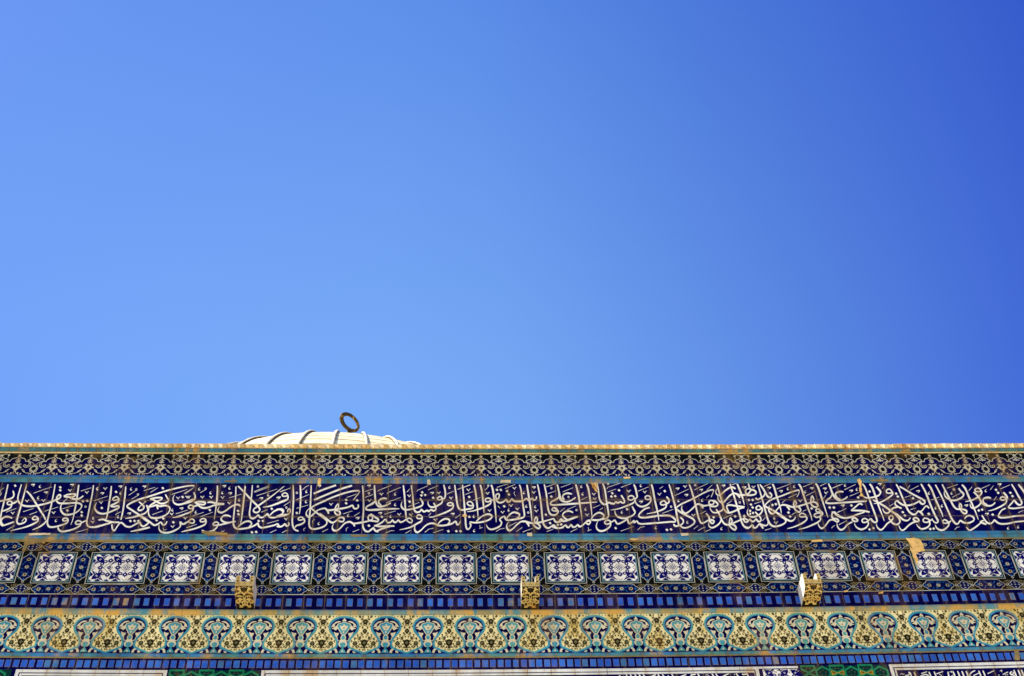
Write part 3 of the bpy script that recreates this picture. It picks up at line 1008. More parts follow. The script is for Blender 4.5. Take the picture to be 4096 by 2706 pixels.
A 29,62 25,72 14,78 3,81
A 51,17 47,30 43,45 43,55 48,63 58,68 75,69 95,66 115,61 130,55 141,50 144,44 140,42 135,48 135,57 142,62 160,62 175,61 188,62 194,67 191,75 182,83 170,88
T 182,83 170,88 155,89 147,83 144,75 145,67 150,60 160,50
A 63,17 58,38 52,60 47,78 42,95 40,105 44,111 52,110 60,106 62,100 58,97
H 58,97 52,105
A 63,33 72,42 84,60 95,78 104,92 108,101
T 111,102 105,110 92,119 77,125
R 82,93 77,98 80,101 87,100 90,96
T 91,97 89,105 75,113 55,120 25,127
A 131,17 127,40 122,65 117,85 113,102 113,112 118,118 130,118 145,114 158,109 162,102 158,97
R 155,97 149,100 151,104 158,103 161,99
A 138,117 139,124 147,129 162,127 178,122 190,115 192,109
R 185,103 179,108 182,112 190,111 194,107
A 192,109 204,103
A 151,45 162,41 177,40 179,43 172,47 163,47 152,46
A 164,47 172,51 182,52 190,50 198,44
T 187,18 184,40 180,65 176,85 173,100 168,113
A 222,19 219,40 214,65 209,90 206,105 208,115 214,118 225,118 240,114
D 36,20 143,24 143,31 160,79 197,57 207,56 194,83 194,91
C 95,22 91,49 133,103 231,27 222,97
E 78,18 171,18 109,36
O 203,70
V 64,56 103,55 127,84 30,85 166,31 206,36 220,106
F 80,39 82,37 123,23;192,33 217,25;15,84 17,82 39,74;55,82 80,74;106,82 108,80 138,71;148,75 175,67;70,89 88,82;180,131 208,123;15,126 27,119 35,115;0,32 9,25
H -1,33 3,38 0,44
"""
lp = Pat()
base_x = 0
def tp(s):
    return [tuple(float(q) for q in w.split(',')) for w in s.split()]
lp.xf = lambda x, y: unp(base_x + x / 0.5935, 1910 + y / 0.5935, 0.002)
for ln in TRACE.strip().splitlines():
    if ln[0].isdigit():
        base_x = int(ln)
        continue
    kind, rest = ln[0], ln[2:]
    if kind == 'A':
        lp.ribbon(tp(rest), 3.8, 2, 'ins_white', tap=(0.7, 0.8), nib=True)
    elif kind == 'T':
        lp.ribbon(tp(rest), 3.95, 2, 'ins_white', tap=(0.8, 0.25), nib=True)
    elif kind == 'S':
        lp.ribbon(tp(rest), 4.2, 2, 'ins_white', n=2)
    elif kind == 'H':
        lp.ribbon(tp(rest), 1.6, 2, 'ins_white', n=2)
    elif kind == 'R':
        lp.ribbon(tp(rest), 3.2, 2, 'ins_white', closed=True, n=2)
    elif kind == 'F':
        for q in rest.split(';'):
            lp.ribbon(tp(q), 1.15, 2, 'ins_white', n=1, tap=(1, 0.7))
    elif kind == 'D':
        for x, y in tp(rest):
            lp.poly([(x - 3.6, y - 0.9), (x + 0.4, y - 3.2), (x + 3.6, y + 0.9), (x - 0.4, y + 3.2)], 2, 'ins_white')
    elif kind == 'K':
        for x, y in tp(rest):
            lp.disc(x, y, 2.7, 2, 'ins_white', 9)
    elif kind == 'C':
        for x, y in tp(rest):
            lp.poly([(x + 2.4, y - 4.2), (x - 0.4, y - 1.5), (x - 0.8, y + 0.8), (x + 0.2, y + 1.6), (x + 2.4, y + 0.8), (x + 1.6, y + 2.8), (x - 0.8, y + 3.8), (x - 2.8, y + 2.2), (x - 2.8, y - 0.2), (x - 1.2, y - 2.4)], 2, 'ins_white')
    elif kind == 'E':
        for x, y in tp(rest):
            lp.poly([(x - 5.0, y + 0.6), (x - 2.8, y - 1.9), (x + 4.4, y - 2.4), (x + 4.9, y - 0.6), (x + 2.4, y + 2.6), (x - 1.5, y + 4.0), (x + 1.0, y + 1.4), (x + 2.0, y + 0.2)], 2, 'ins_white')
    elif kind == 'O':
        for x, y in tp(rest):
            lp.ribbon([(x - 2, y), (x, y - 2.2), (x + 2, y), (x, y + 2.2)], 1.3, 2, 'ins_white', closed=True, n=2)
    elif kind == 'V':
        for x, y in tp(rest):
            lp.ribbon([(x - 4, y - 2), (x - 1, y + 0.5), (x + 0.8, y + 3.4)], 1.9, 2, 'ins_white', n=2, tap=(1, 0.4))
            lp.ribbon([(x + 0.8, y + 3.4), (x + 2.2, y - 1), (x + 5, y - 2.2)], 1.3, 2, 'ins_white', n=2, tap=(0.5, 1))
lt = lp.build('lettering', insc)


# --- frieze of white panels
Q7 = edge(E7(2208.5, 2211.5, 2213.4, 2212, 2208, 2205, 2199))
Q8 = edge(E7(2331, 2337, 2340.5, 2338, 2328, 2321, 2315))
pp = Pat()
pp.quadstrip(E6, E9, UMIN, UMAX, 0, 'pf_black')
PANELS = [(-86, 76.6), (138, 296), (354, 589), (645, 810), (864.4, 1029), (1085.7, 1251), (1307, 1470), (1526, 1688.5), (1744, 1906), (1963.5, 2126), (2179, 2343), (2396, 2557.8), (2610, 2771.5), (2824, 2980), (3034, 3190.5), (3243, 3396), (3452, 3597.8), (3656, 3803), (3861, 4005), (4062, 4203)]
def midy(x):
    t = (x - 2048) / 2048
    return 2275.5 - 6 * t * t - 2.5 * max(t, 0)
PU = [(unp(a, midy(a))[0], unp(b, midy(b))[0]) for a, b in PANELS]
wav = sum(b - a for a, b in PU) / len(PU)
gap = 0.135
for k in range(4):
    a = PU[0][0]
    PU.insert(0, (a - gap - 0.385, a - gap))
def oval(p, u0, u1, v0, v1, r, horiz):
    """cartouche with lobed, pointed ends"""
    cu, cv, hu, hv = (u0 + u1) / 2, (v0 + v1) / 2, (u1 - u0) / 2, (v1 - v0) / 2
    if horiz:
        pts = [(hu, 0), (hu - 0.28 * r, 0.34 * hv), (hu - 0.62 * r, 0.50 * hv), (hu - 0.85 * r, 0.86 * hv), (hu - 1.25 * r, hv)]
        full = pts + [(-x, y) for x, y in pts[::-1]] + [(-x, -y) for x, y in pts[1:]] + [(x, -y) for x, y in pts[::-1][:-1]]
    else:
        pts = [(0, hv), (0.34 * hu, hv - 0.28 * r), (0.50 * hu, hv - 0.62 * r), (0.86 * hu, hv - 0.85 * r), (hu, hv - 1.25 * r)]
        full = pts + [(x, -y) for x, y in pts[::-1]] + [(-x, -y) for x, y in pts[1:]] + [(-x, y) for x, y in pts[::-1][:-1]]
    full = [(cu + x, cv + y) for x, y in full]
    p.poly(full, 1, 'pf_navy')
    p.ribbon(full, 0.0050, 2, 'pf_line', closed=True, n=1)
def rosette(p, u, v, r, pale=False):
    p.star(u, v, r, r * 0.55, 8, 2, 'pf_line' if pale else 'pf_flower')
    p.disc(u, v, r * 0.45, 3, 'pf_black' if not pale else 'pf_olive', 7)
def curl(p, u, v, r, a):
    p.ribbon([(u + r * math.cos(a), v + r * math.sin(a)), (u + r * 0.8 * math.cos(a + 1.2), v + r * 0.8 * math.sin(a + 1.2)), (u + r * 0.9 * math.cos(a + 2.4), v + r * 0.9 * math.sin(a + 2.4))], r * 0.35, 2, 'cyan', tap=(0.3, 0.3), n=2)
for i, (a, b) in enumerate(PU):
    uc = (a + b) / 2
    t7, t8, t6, t9 = Q7(uc), Q8(uc), E6(uc), E9(uc)
    for (vt, vb) in ((t6 - 0.008, t7 + 0.010), (t8 - 0.012, t9 + 0.006)):
        u0, u1 = a + 0.026, b - 0.026
        oval(pp, u0, u1, vb, vt, 0.055, True)
        vm = (vt + vb) / 2
        nr = 5 if b - a > 0.5 else 3
        for q in range(nr):
            rosette(pp, uc + (q - (nr - 1) / 2) * 0.088, vm, 0.024, q % 2 == 1)
        for q in (-1, 1):
            pp.star(uc + q * ((b - a) / 2 - 0.062), vm, 0.016, 0.007, 4, 2, 'cyan')
        for q in range(nr * 4 + 2):
            curl(pp, u0 + 0.06 + (u1 - u0 - 0.12) * q / (nr * 4 + 1), vm + (0.027 if q % 2 else -0.027), 0.017, random.uniform(0, 6))
    # the gap to the right: vertical cartouche and two knots
    if i + 1 < len(PU):
        g0, g1 = b, PU[i + 1][0]
    else:
        g0, g1 = b, b + gap
    gc = (g0 + g1) / 2
    if g1 > UMAX:
        continue
    hw = (g1 - g0) / 2 - 0.005
    oval(pp, gc - hw, gc + hw, t8 + 0.022, t7 - 0.022, 0.055, False)
    vm = (t7 + t8) / 2
    for q in (-1, 0, 1):
        rosette(pp, gc, vm + q * 0.092, 0.024, q == 0)
    for q in range(14):
        curl(pp, gc + (0.032 if q % 2 else -0.032), vm - 0.135 + 0.27 * q / 13, 0.017, random.uniform(0, 6))
    for q in (-1, 1):
        pp.star(gc, vm + q * 0.147, 0.016, 0.007, 4, 2, 'cyan')
    for vk in ((t6 - 0.006 + t7 + 0.008) / 2, (t8 - 0.012 + t9 + 0.004) / 2):
        h = 0.056
        kn = [(0.068, 0), (0.058, 0.015), (0.038, 0.023), (0.031, 0.036), (0.016, 0.049), (0, 0.053)]
        full = kn + [(-x, y) for x, y in kn[::-1][1:]] + [(-x, -y) for x, y in kn[1:]] + [(x, -y) for x, y in kn[::-1][1:-1]]
        full = [(gc + x, vk + y) for x, y in full]
        pp.poly(full, 1, 'pf_navy')
        pp.ribbon(full, 0.0046, 2, 'pf_line', closed=True, n=1)
        for q in range(5):
            dx, dy = ((0, 0), (1, 0), (-1, 0), (0, 1), (0, -1))[q]
            pp.disc(gc + dx * 0.036, vk + dy * 0.029, 0.0088, 2, 'pf_line', 4)
            pp.disc(gc + dx * 0.036, vk + dy * 0.029, 0.0040, 3, 'pf_navy', 4)
        for q in (-1, 1):
            pp.disc(gc + q * 0.078, vk, 0.013, 2, 'pf_line', 8)
            pp.disc(gc + q * 0.078, vk, 0.0075, 3, 'pf_black', 8)
        for sx in (-1, 1):
            for sy in (-1, 1):
                for q in range(4):
                    pp.star(gc + sx * (0.040 + 0.014 * q), vk + sy * (0.047 - 0.010 * q), 0.0105, 0.0045, 3, 2, 'pf_olive', rot=random.uniform(0, 3))
                for q in range(3):
                    pp.star(gc + sx * (0.062 + 0.014 * q), vk + sy * (0.050 - 0.006 * q), 0.0100, 0.0045, 3, 2, 'pf_olive', rot=random.uniform(0, 3))
    for vk in (t7 - 0.012, t8 + 0.012):
        pp.disc(gc, vk, 0.012, 2, 'pf_line', 8)
        pp.disc(gc, vk, 0.007, 3, 'pf_black', 8)
pp.quadstrip(lambda u: E9(u) + 0.008, lambda u: E9(u) + 0.002, UMIN, UMAX, 1, 'pf_line')
pp.build('panel_frieze', bld)

def bird(p, cx, cy, s, fx, fy):
    def T(x, y):
        return (cx + fx * s * x, cy + fy * s * y)
    # swallow-like double leaf running out to the corner
    def dn(d, n):
        return T(0.707 * (d - n), 0.707 * (d + n))
    half = [(0.80, 0.0), (0.46, 0.25), (0.24, 0.28), (0.22, 0.52), (0.08, 0.98), (0.02, 0.52), (-0.10, 0.22), (-0.32, 0.10)]
    p.poly([dn(*q) for q in half] + [dn(d, -n) for d, n in half[::-1][:-1]], 3, 'pn_navy')
    for sg in (-1, 1):
        p.ribbon([dn(-0.20, 0.06 * sg), dn(-0.30, 0.30 * sg), dn(-0.50, 0.30 * sg), dn(-0.50, 0.10 * sg)], s * 0.13, 3, 'pn_navy', closed=True, n=2)
        p.poly([dn(0.30, 0.06 * sg), dn(0.10, 0.12 * sg), dn(0.12, 0.02 * sg)], 4, 'white')
        p.poly([dn(0.10, 0.26 * sg), dn(0.08, 0.60 * sg), dn(0.05, 0.30 * sg)], 4, 'white')
def star8(p, x, y, r, clip=None):
    pts = []
    for i in range(16):
        rr = r if i % 4 == 0 else (r * 0.80 if i % 2 == 0 else r * 0.56)
        a = math.pi * i / 8
        q = [x + rr * math.cos(a), y + rr * math.sin(a)]
        if clip:
            q[0] = min(max(q[0], -clip[0]), clip[0])
            q[1] = min(max(q[1], -clip[1]), clip[1])
        pts.append(tuple(q))
    p.poly(pts, 3, 'pn_navy')
    if not clip:
        p.disc(x, y, r * 0.22, 4, 'white', 4)
def panel_mesh(W, H, cols):
    """cols: flips of each tile column, e.g. (-1, 1)"""
    p = Pat(y0=0.0)
    hx, hy = W / 2 - 0.030, H / 2 - 0.028
    p.poly([(-hx, -hy), (hx, -hy), (hx, hy), (-hx, hy)], 2, 'white')
    tw = 2 * hx / len(cols)
    th = hy
    for ci, fx in enumerate(cols):
        tx = -hx + tw * (ci + 0.5)
        for fy in (-1, 1):
            ty = fy * th / 2
            s = min(tw, th) * 0.60
            bird(p, tx + fx * tw * 0.03, ty + fy * th * 0.03, s, fx, fy)
            ox, oy = tx + fx * tw / 2, fy * th
            ix, iy = tx - fx * tw / 2, 0.0
            star8(p, ox * 0.99, oy * 0.99, 0.028, (hx, hy))
            star8(p, tx, fy * th * 0.985, 0.036, (hx, hy))
            p.ribbon([(tx - fx * tw * 0.36, ty + fy * th * 0.34), (tx - fx * tw * 0.50, ty + fy * th * 0.46)], 0.0045, 2.6, 'pn_line', n=1)
            p.ribbon([(tx + fx * tw * 0.36, ty - fy * th * 0.34), (tx + fx * tw * 0.50, ty - fy * th * 0.46)], 0.0045, 2.6, 'pn_line', n=1)
            p.ribbon([(ix, iy + fy * th * 0.33), (tx - fx * tw * 0.36, ty - fy * th * 0.30), (tx - fx * tw * 0.17, iy)], 0.0045, 2.6, 'pn_line', n=3)
            p.ribbon([(ox, ty - fy * th * 0.30), (tx + fx * tw * 0.34, ty - fy * th * 0.42), (tx + fx * tw * 0.30, iy)], 0.0042, 2.6, 'pn_line', n=3)
        star8(p, tx, 0, 0.036)
    xs = [-hx + tw * k for k in range(len(cols) + 1)]
    for k in range(1, len(cols)):
        for fy in (-1, 1):
            star8(p, xs[k], fy * th * 0.52, 0.036)
        if cols[k - 1] < 0 < cols[k]:
            star8(p, xs[k], 0, 0.040)
            p.disc(xs[k], 0, 0.024, 3.5, 'pn_navy', 10)
            p.ribbon([(xs[k] + 0.018 * math.cos(a), 0.018 * math.sin(a)) for a in [i * math.pi / 4 for i in range(8)]], 0.006, 4, 'white', closed=True, n=1)
        else:
            star8(p, xs[k], 0, 0.026)
    for x in (-hx, hx):
        for fy in (-1, 1):
            star8(p, x * 0.995, fy * th * 0.5, 0.036, (hx, hy))
        p.disc(x * 0.94, 0, 0.006, 3, 'pn_line', 4)
    f = Pat(y0=0.0)
    def ring(w0, w1, mat, lay):
        X0, Y0, X1, Y1 = W / 2 - w0, H / 2 - w0, W / 2 - w1, H / 2 - w1
        for q in (((-X0, Y1), (X0, Y1), (X0, Y0), (-X0, Y0)), ((-X0, -Y0), (X0, -Y0), (X0, -Y1), (-X0, -Y1)), ((-X0, -Y1), (-X1, -Y1), (-X1, Y1), (-X0, Y1)), ((X1, -Y1), (X0, -Y1), (X0, Y1), (X1, Y1))):
            f.poly(q, lay, mat)
    ring(0.0, 0.0055, 'pf_line', 1)
    ring(0.0055, 0.0200, 'pn_dark', 1)
    ring(0.0200, 0.0285, 'pn_turq', 1)
    return p, f
H0 = Q7(0) - Q8(0)
def panel(W, H, cols):
    p, f = panel_mesh(W, H, cols)
    o = p.build('tile_panel', bld)
    fo = f.build('frame', o)
    return o, fo
base, basef = panel(0.385, H0, (-1, 1))
used = False
for i, (a, b) in enumerate(PU):
    uc = (a + b) / 2
    if b > UMAX:
        continue
    vm = (Q7(uc) + Q8(uc)) / 2
    if b - a > 0.5:
        o, fo = panel(b - a, H0, (-1, -1, 1))
        o['label'] = 'widest white panel, three tiles across'
        o.location = Vector((uc, D, vm)) - bld.location
        continue
    if not used:
        o, fo = base, basef
        used = True
    else:
        o = base.copy()
        COL.objects.link(o)
        o.parent = bld
        fo = basef.copy()
        COL.objects.link(fo)
        fo.parent = o
    o.location = Vector((uc, D, vm)) - bld.location
    o.scale = ((b - a) / 0.385, 1, (Q7(uc) - Q8(uc)) / H0)

# --- checker borders
def checker(name, et, eb, rows, pitch, wfrac, u_start):
    p = Pat()
    p.quadstrip(et, eb, UMIN, UMAX, 0, 'ck_navy')
    t0, t1 = rows
    k = int((UMIN - u_start) / pitch) + 1
    while True:
        u0 = u_start + k * pitch + random.uniform(-0.003, 0.003)
        u1 = u0 + pitch * wfrac + random.uniform(-0.003, 0.003)
        k += 1
        if u1 > UMAX:
            break
        def z(u, t):
            return et(u) + (eb(u) - et(u)) * t
        j = random.uniform(-0.01, 0.01)
        e = 0.0018
        p.poly([(u0 - e, z(u0, t1 + 0.02)), (u1 + e, z(u1, t1 + 0.02)), (u1 + e, z(u1, t0 - 0.02)), (u0 - e, z(u0, t0 - 0.02))], 1, 'grout')
        mt = random.choices(['ck_b0', 'ck_b1', 'ck_b2'], [5, 3, 1])[0]
        p.poly([(u0, z(u0, t1 + j)), (u1, z(u1, t1 + j)), (u1, z(u1, t0 + j)), (u0, z(u0, t0 + j))], 2, mt)
    return p.build(name, bld)
ca = unp(1429, 2411)[0]
cb = (unp(2748.6, 2408)[0] - ca) / 33.0
_pit = unp(1429 + 40.4, 2411)[0] - ca
c2a = unp(1400 + 92 / 2.676, 2658)[0]
_pit2 = unp(1400 + 92 / 2.676 + 31.1, 2658)[0] - c2a
checker('checker_border', E9, E10, (0.27, 0.755), _pit, 0.50, ca)
checker('checker_border', E13, E14, (0.20, 0.80), _pit2, 0.70, c2a)

# --- vase frieze
vp = Pat()
vp.quadstrip(E11, E12, UMIN, UMAX, 0, 'vs_cream')
VA = unp(1400 + 835 / 2.676, 2540)[0]
VPIT = (unp(3396 + 1410 / 2.676, 2525)[0] - unp(180 / 2.676, 2530)[0]) / 23.0
RIB = [(0, 390), (55, 384), (105, 362), (135, 336), (151, 300), (152, 268), (140, 235), (115, 205), (90, 175), (73, 148), (63, 118), (63, 85), (76, 62), (96, 52), (112, 48), (124, 37), (150, 30), (180, 21), (202, 10), (222, 2)]
RIBs = smooth_pts(RIB, 2)
k = int((-7.5 - VA) / VPIT)
while True:
    uc = VA + k * VPIT
    k += 1
    if uc + VPIT * 0.52 > UMAX:
        break
    for sx in (1, -1):
        def xf(x, y, uc=uc, sx=sx):
            u = uc + sx * x / 222.0 * VPIT / 2
            return (u, E12(u) + (E11(u) - E12(u)) * y / 408.0)
        vp.xf = xf
        vp.poly(RIBs + [(222, 0.5), (0, 0.5)], 1, 'vs_navy')
        vp.ribbon([(x - 4, y - 3) for x, y in RIB], 26, 2, 'vs_edge', n=2)
        vp.ribbon(RIB, 19, 3, 'vs_turq', n=2)
        L = lambda pts, lay=2, m='vs_leaf': vp.poly(smooth_pts(pts, 2, True), lay, m)
        vp.poly([(0, 378), (12, 360), (22, 348), (12, 338), (0, 342)], 4, 'vs_leaf')
        L([(34, 338), (64, 344), (94, 333), (114, 312), (104, 310), (82, 322), (56, 331)])
        L([(100, 318), (118, 312), (134, 276), (120, 282), (104, 278), (98, 296)])
        L([(64, 300), (96, 284), (112, 270), (132, 262), (104, 258), (88, 244), (66, 262)])
        L([(48, 214), (78, 216), (104, 228), (92, 200), (86, 176), (70, 164), (62, 182)])
        L([(0, 334), (30, 326), (62, 318), (76, 296), (62, 262), (44, 234), (28, 208), (0, 194)], 2, 'vs_leaf')
        L([(0, 328), (26, 320), (54, 312), (67, 294), (55, 264), (38, 238), (22, 213), (0, 202)], 3, 'vs_turq')
        L([(0, 312), (14, 288), (42, 294), (34, 268), (20, 248), (0, 246)], 4, 'vs_leaf')
        vp.poly([(0, 276), (9, 264), (0, 256)], 5, 'vs_olive')
        vp.poly([(0, 236), (10, 222), (0, 208)], 5, 'vs_leaf')
        L([(0, 196), (18, 190), (30, 166), (24, 146), (40, 132), (18, 124), (0, 118)], 3, 'vs_leaf')
        L([(0, 186), (14, 180), (20, 162), (12, 148), (0, 146)], 4, 'vs_turq')
        L([(0, 112), (20, 122), (42, 116), (46, 94), (34, 74), (18, 66), (0, 70)], 3, 'vs_leaf')
        L([(0, 110), (14, 112), (28, 104), (28, 84), (16, 66), (0, 60)], 4, 'vs_turq')
        vp.poly([(0, 62), (26, 30), (40, 6), (0, 6)], 4, 'vs_turq')
        vp.poly([(0, 34), (12, 22), (0, 12)], 5, 'vs_leaf')
        L([(46, 8), (58, 40), (84, 58), (96, 42), (76, 30), (72, 8)])
        L([(108, 30), (126, 26), (140, 8), (112, 8)])
        vp.ribbon([(20, 122), (46, 132), (62, 150), (60, 168)], 6, 3, 'vs_leaf')
        # cream field, half of it: flowers, buds and stems
        def ros(x, y, r, half=False):
            if half:
                pts = [(x, y + r), (x - r * 0.5, y + r * 0.80), (x - r * 0.62, y + r * 0.5), (x - r, y + r * 0.3), (x - r * 0.75, y), (x - r, y - r * 0.35), (x - r * 0.6, y - r * 0.55), (x - r * 0.5, y - r * 0.85), (x, y - r)]
                vp.poly(pts, 2, 'vs_dark')
                vp.poly([(x, y + r * 0.55), (x - r * 0.5, y), (x, y - r * 0.55)], 3, 'vs_olive')
            else:
                vp.star(x, y, r, r * 0.72, 8, 2, 'vs_dark')
                vp.disc(x, y, r * 0.5, 3, 'vs_olive', 8)
        ros(222, 336, 30, True)
        ros(222, 238, 26, True)
        ros(222, 112, 38, True)
        ros(126, 106, 29)
        ros(172, 164, 17)
        ros(160, 393, 15)
        ros(196, 272, 12); ros(184, 364, 12); ros(176, 316, 11); ros(188, 214, 12); ros(168, 286, 9); ros(150, 196, 10); ros(206, 312, 8)
        ros(120, 394, 8); ros(60, 401, 6)
        for (x, y, s_) in ((196, 66, 8), (164, 74, 8), (212, 40, 8), (180, 42, 7), (150, 62, 7), (206, 176, 8), (160, 128, 7), (186, 128, 6), (90, 130, 9), (122, 152, 10), (140, 72, 9), (108, 74, 8), (196, 100, 9), (176, 96, 8), (216, 64, 9), (150, 176, 7), (196, 396, 7), (170, 384, 6), (206, 304, 6), (86, 394, 5), (196, 196, 6)):
            vp.star(x, y, s_ * 1.35, s_ * 0.6, 3, 2, 'vs_dark', sy=1.5, rot=random.uniform(0, 2))
        for q in ([(222, 300), (196, 286), (180, 322), (200, 356), (186, 396)], [(222, 214), (188, 190), (174, 160), (186, 130), (222, 144)], [(222, 80), (190, 60), (160, 80), (124, 110)], [(222, 140), (180, 140), (146, 156), (112, 172)]):
            vp.ribbon(q, 6, 1.6, 'vs_stem', n=2)
vp.build('vase_frieze', bld)

# --- tiles under the lower border: window surrounds
def edge_at(e, dz):
    return lambda u: e(u) - dz
def ux(px, py=2690):
    return unp(px, py)[0]
low = Pat()
low.quadstrip(E14, edge_at(E14, 0.85), UMIN, UMAX, 0, 'ck_navy')
low.build('lower_tiling', bld)
def white_frame(px0, px1, label, inner=True, open_left=False, open_right=False):
    p = Pat()
    a, b = ux(px0), ux(px1)
    bands = [(0.003, 0.034, 'marble'), (0.034, 0.044, 'ck_navy'), (0.044, 0.066, 'marble')]
    for d0, d1, mt in bands:
        ax, bx = a + (0 if open_left else d0), b - (0 if open_right else d0)
        p.quadstrip(edge_at(E14, d0), edge_at(E14, d1), ax, bx, 1, mt, 24)
        for side, op in ((0, open_left), (1, open_right)):
            if op:
                continue
            x0, x1 = (a + d0, a + d1) if side == 0 else (b - d1, b - d0)
            p.quadstrip(edge_at(E14, d1), edge_at(E14, 0.83), x0, x1, 1, mt, 1)
    o = p.build('window_surround', bld)
    o['label'] = label
    return o
def hex_panel(px0, px1, label):
    p = Pat()
    a, b = ux(px0), ux(px1)
    p.quadstrip(edge_at(E14, 0.004), edge_at(E14, 0.80), a, b, 1, 'dkgreen', 8)
    ph = ux(2000 + 117.5) - ux(2000)
    zc = E14((a + b) / 2)
    nrow = 0
    while nrow < 7:
        zrow = zc - 0.015 - nrow * ph * 0.27
        k = 0
        while True:
            cx = a + ph * 0.26 + (k + (0.5 if nrow % 2 else 0)) * ph
            k += 1
            if cx > b - 0.03:
                break
            hx, hy = ph * 0.235, ph * 0.255
            pts = [(cx + hx, zrow - hy * 0.42), (cx + hx, zrow + hy * 0.42), (cx, zrow + hy), (cx - hx, zrow + hy * 0.42), (cx - hx, zrow - hy * 0.42), (cx, zrow - hy)]
            pts = [(min(max(x, a), b), min(z, E14(x) - 0.006)) for x, z in pts]
            p.ribbon(pts, 0.021, 2, 'green', closed=True, n=1)
            for q in range(5):
                aa = q * 2 * math.pi / 5 + 0.3
                z = zrow + hy * 0.42 * math.sin(aa)
                if z < zc - 0.02:
                    p.disc(cx + hx * 0.42 * math.cos(aa), z, 0.0045, 2, 'pf_olive', 5)
            for sg in (-1, 1):
                x0 = cx + ph * 0.5
                tri = [(x0, zrow), (x0 + sg * ph * 0.22, zrow + hy * 0.40), (x0 + sg * ph * 0.22, zrow - hy * 0.40)]
                if min(t[0] for t in tri) > a and max(t[0] for t in tri) < b and tri[1][1] < zc - 0.008:
                    p.poly(tri, 3, 'yellow')
                    p.poly([(x0 + sg * ph * 0.05, zrow), (x0 + sg * ph * 0.19, zrow + hy * 0.27), (x0 + sg * ph * 0.19, zrow - hy * 0.27)], 4, 'brown')
                    for dz in (-1, 0, 1):
                        p.disc(x0 + sg * ph * 0.15, zrow + dz * hy * 0.17, 0.004, 5, 'yellow', 4)
        nrow += 1
    o = p.build('hexagon_panel', bld)
    o['label'] = label
    return o
hex_panel(-340, 46, 'green hexagon tiles at the far left edge')
hex_panel(676, 1040, 'green hexagon tiles below the leftmost waterspout')
hex_panel(3205, 3556, 'green hexagon tiles below the rightmost waterspout')
white_frame(60, 670, 'white window frame between two green hexagon panels')
white_frame(1044, 2428, 'long white window frame under the middle waterspout', open_right=True)
fr2 = white_frame(2430, 3038, 'white frame round a short navy inscription', open_left=True)
fr3 = white_frame(3562, 4330, 'white frame round the lower inscription at the right corner')
# small navy and white arabesque panel
p = Pat()
a, b = ux(3046), ux(3196)
p.quadstrip(edge_at(E14, 0.030), edge_at(E14, 0.82), a, b, 1, 'ck_navy', 4)
p.quadstrip(edge_at(E14, 0.003), edge_at(E14, 0.026), a - 0.02, b, 1, 'marble', 6)
p.quadstrip(edge_at(E14, 0.036), edge_at(E14, 0.82), a + 0.012, b - 0.012, 2, 'white', 4)
zz = E14(a)
for r_ in range(5):
    for c_ in range(3):
        cx, cz = a + 0.075 + c_ * 0.118, zz - 0.085 - r_ * 0.13
        bird(p, cx, cz, 0.085, 1 if c_ % 2 else -1, 1 if r_ % 2 == 0 else -1)
        p.ribbon([(cx - 0.06, cz + 0.03), (cx - 0.02, cz + 0.042), (cx + 0.03, cz + 0.036), (cx + 0.06, cz + 0.01)], 0.006, 3, 'pn_line', n=2)
p.build('arabesque_panel', bld)
# lower inscriptions (only their upper edge is in the picture)
def lower_text(parent, x0, sc, strokes, dots, marks):
    p = Pat()
    def xf(x, y):
        return unp(x0 + x / sc, 2600 + y / sc, 0.003)
    p.xf = xf
    for q in strokes:
        p.ribbon(q, 13, 3, 'ins_white', tap=(0.6, 0.8), nib=True)
    for q in marks:
        p.ribbon(q, 6, 3, 'ins_white')
    for x, y in dots:
        p.disc(x, y, 7, 3, 'ins_white', 4)
    return p.build('lettering', parent)
bk = Pat()
bk.quadstrip(edge_at(E14, 0.068), edge_at(E14, 0.36), ux(2444), ux(3016), 2, 'ins_navy', 12)
b2 = bk.build('inscription_panel', bld)
b2['label'] = 'short navy inscription panel in a white frame'
st = []
for x, lean in ((300, 26), (345, 26), (395, 28), (440, 28), (485, 30), (640, 30), (690, 32), (790, 34), (1070, 40), (1220, 40), (1262, 42), (1480, 44), (1590, 46)):
    st.append([(x - lean, 264 - x * 0.010), (x - lean * 0.3, 300), (x, 360)])
st += [[(215, 268), (195, 290), (205, 320), (250, 330)], [(590, 262), (540, 285), (500, 310)], [(910, 262), (850, 285), (800, 315)], [(1360, 252), (1310, 275), (1270, 300)], [(1010, 262), (960, 268), (985, 300), (1040, 310)], [(1560, 252), (1515, 262), (1500, 256)]]
lower_text(b2, 2400, 2.638, st, [(720, 275), (1120, 268), (1420, 262)], [[(1130, 262), (1150, 275)], [(560, 272), (575, 262)]])
bk = Pat()
bk.quadstrip(edge_at(E14, 0.068), edge_at(E14, 0.36), ux(3588), min(ux(4300), UMAX), 2, 'ins_navy', 12)
b3 = bk.build('inscription_panel', bld)
b3['label'] = 'lower navy inscription panel at the right corner'
st = []
for x, lean in ((1190, 22), (1235, 22), (1395, 26), (1450, 26), (1650, 28), (1700, 28), (1745, 28), (1790, 28), (1925, 30), (1970, 30), (2300, 34), (2345, 34), (2380, 34), (2420, 36)):
    st.append([(x - lean, 236 - (x - 1190) * 0.020), (x - lean * 0.3, 270), (x + 8, 330)])
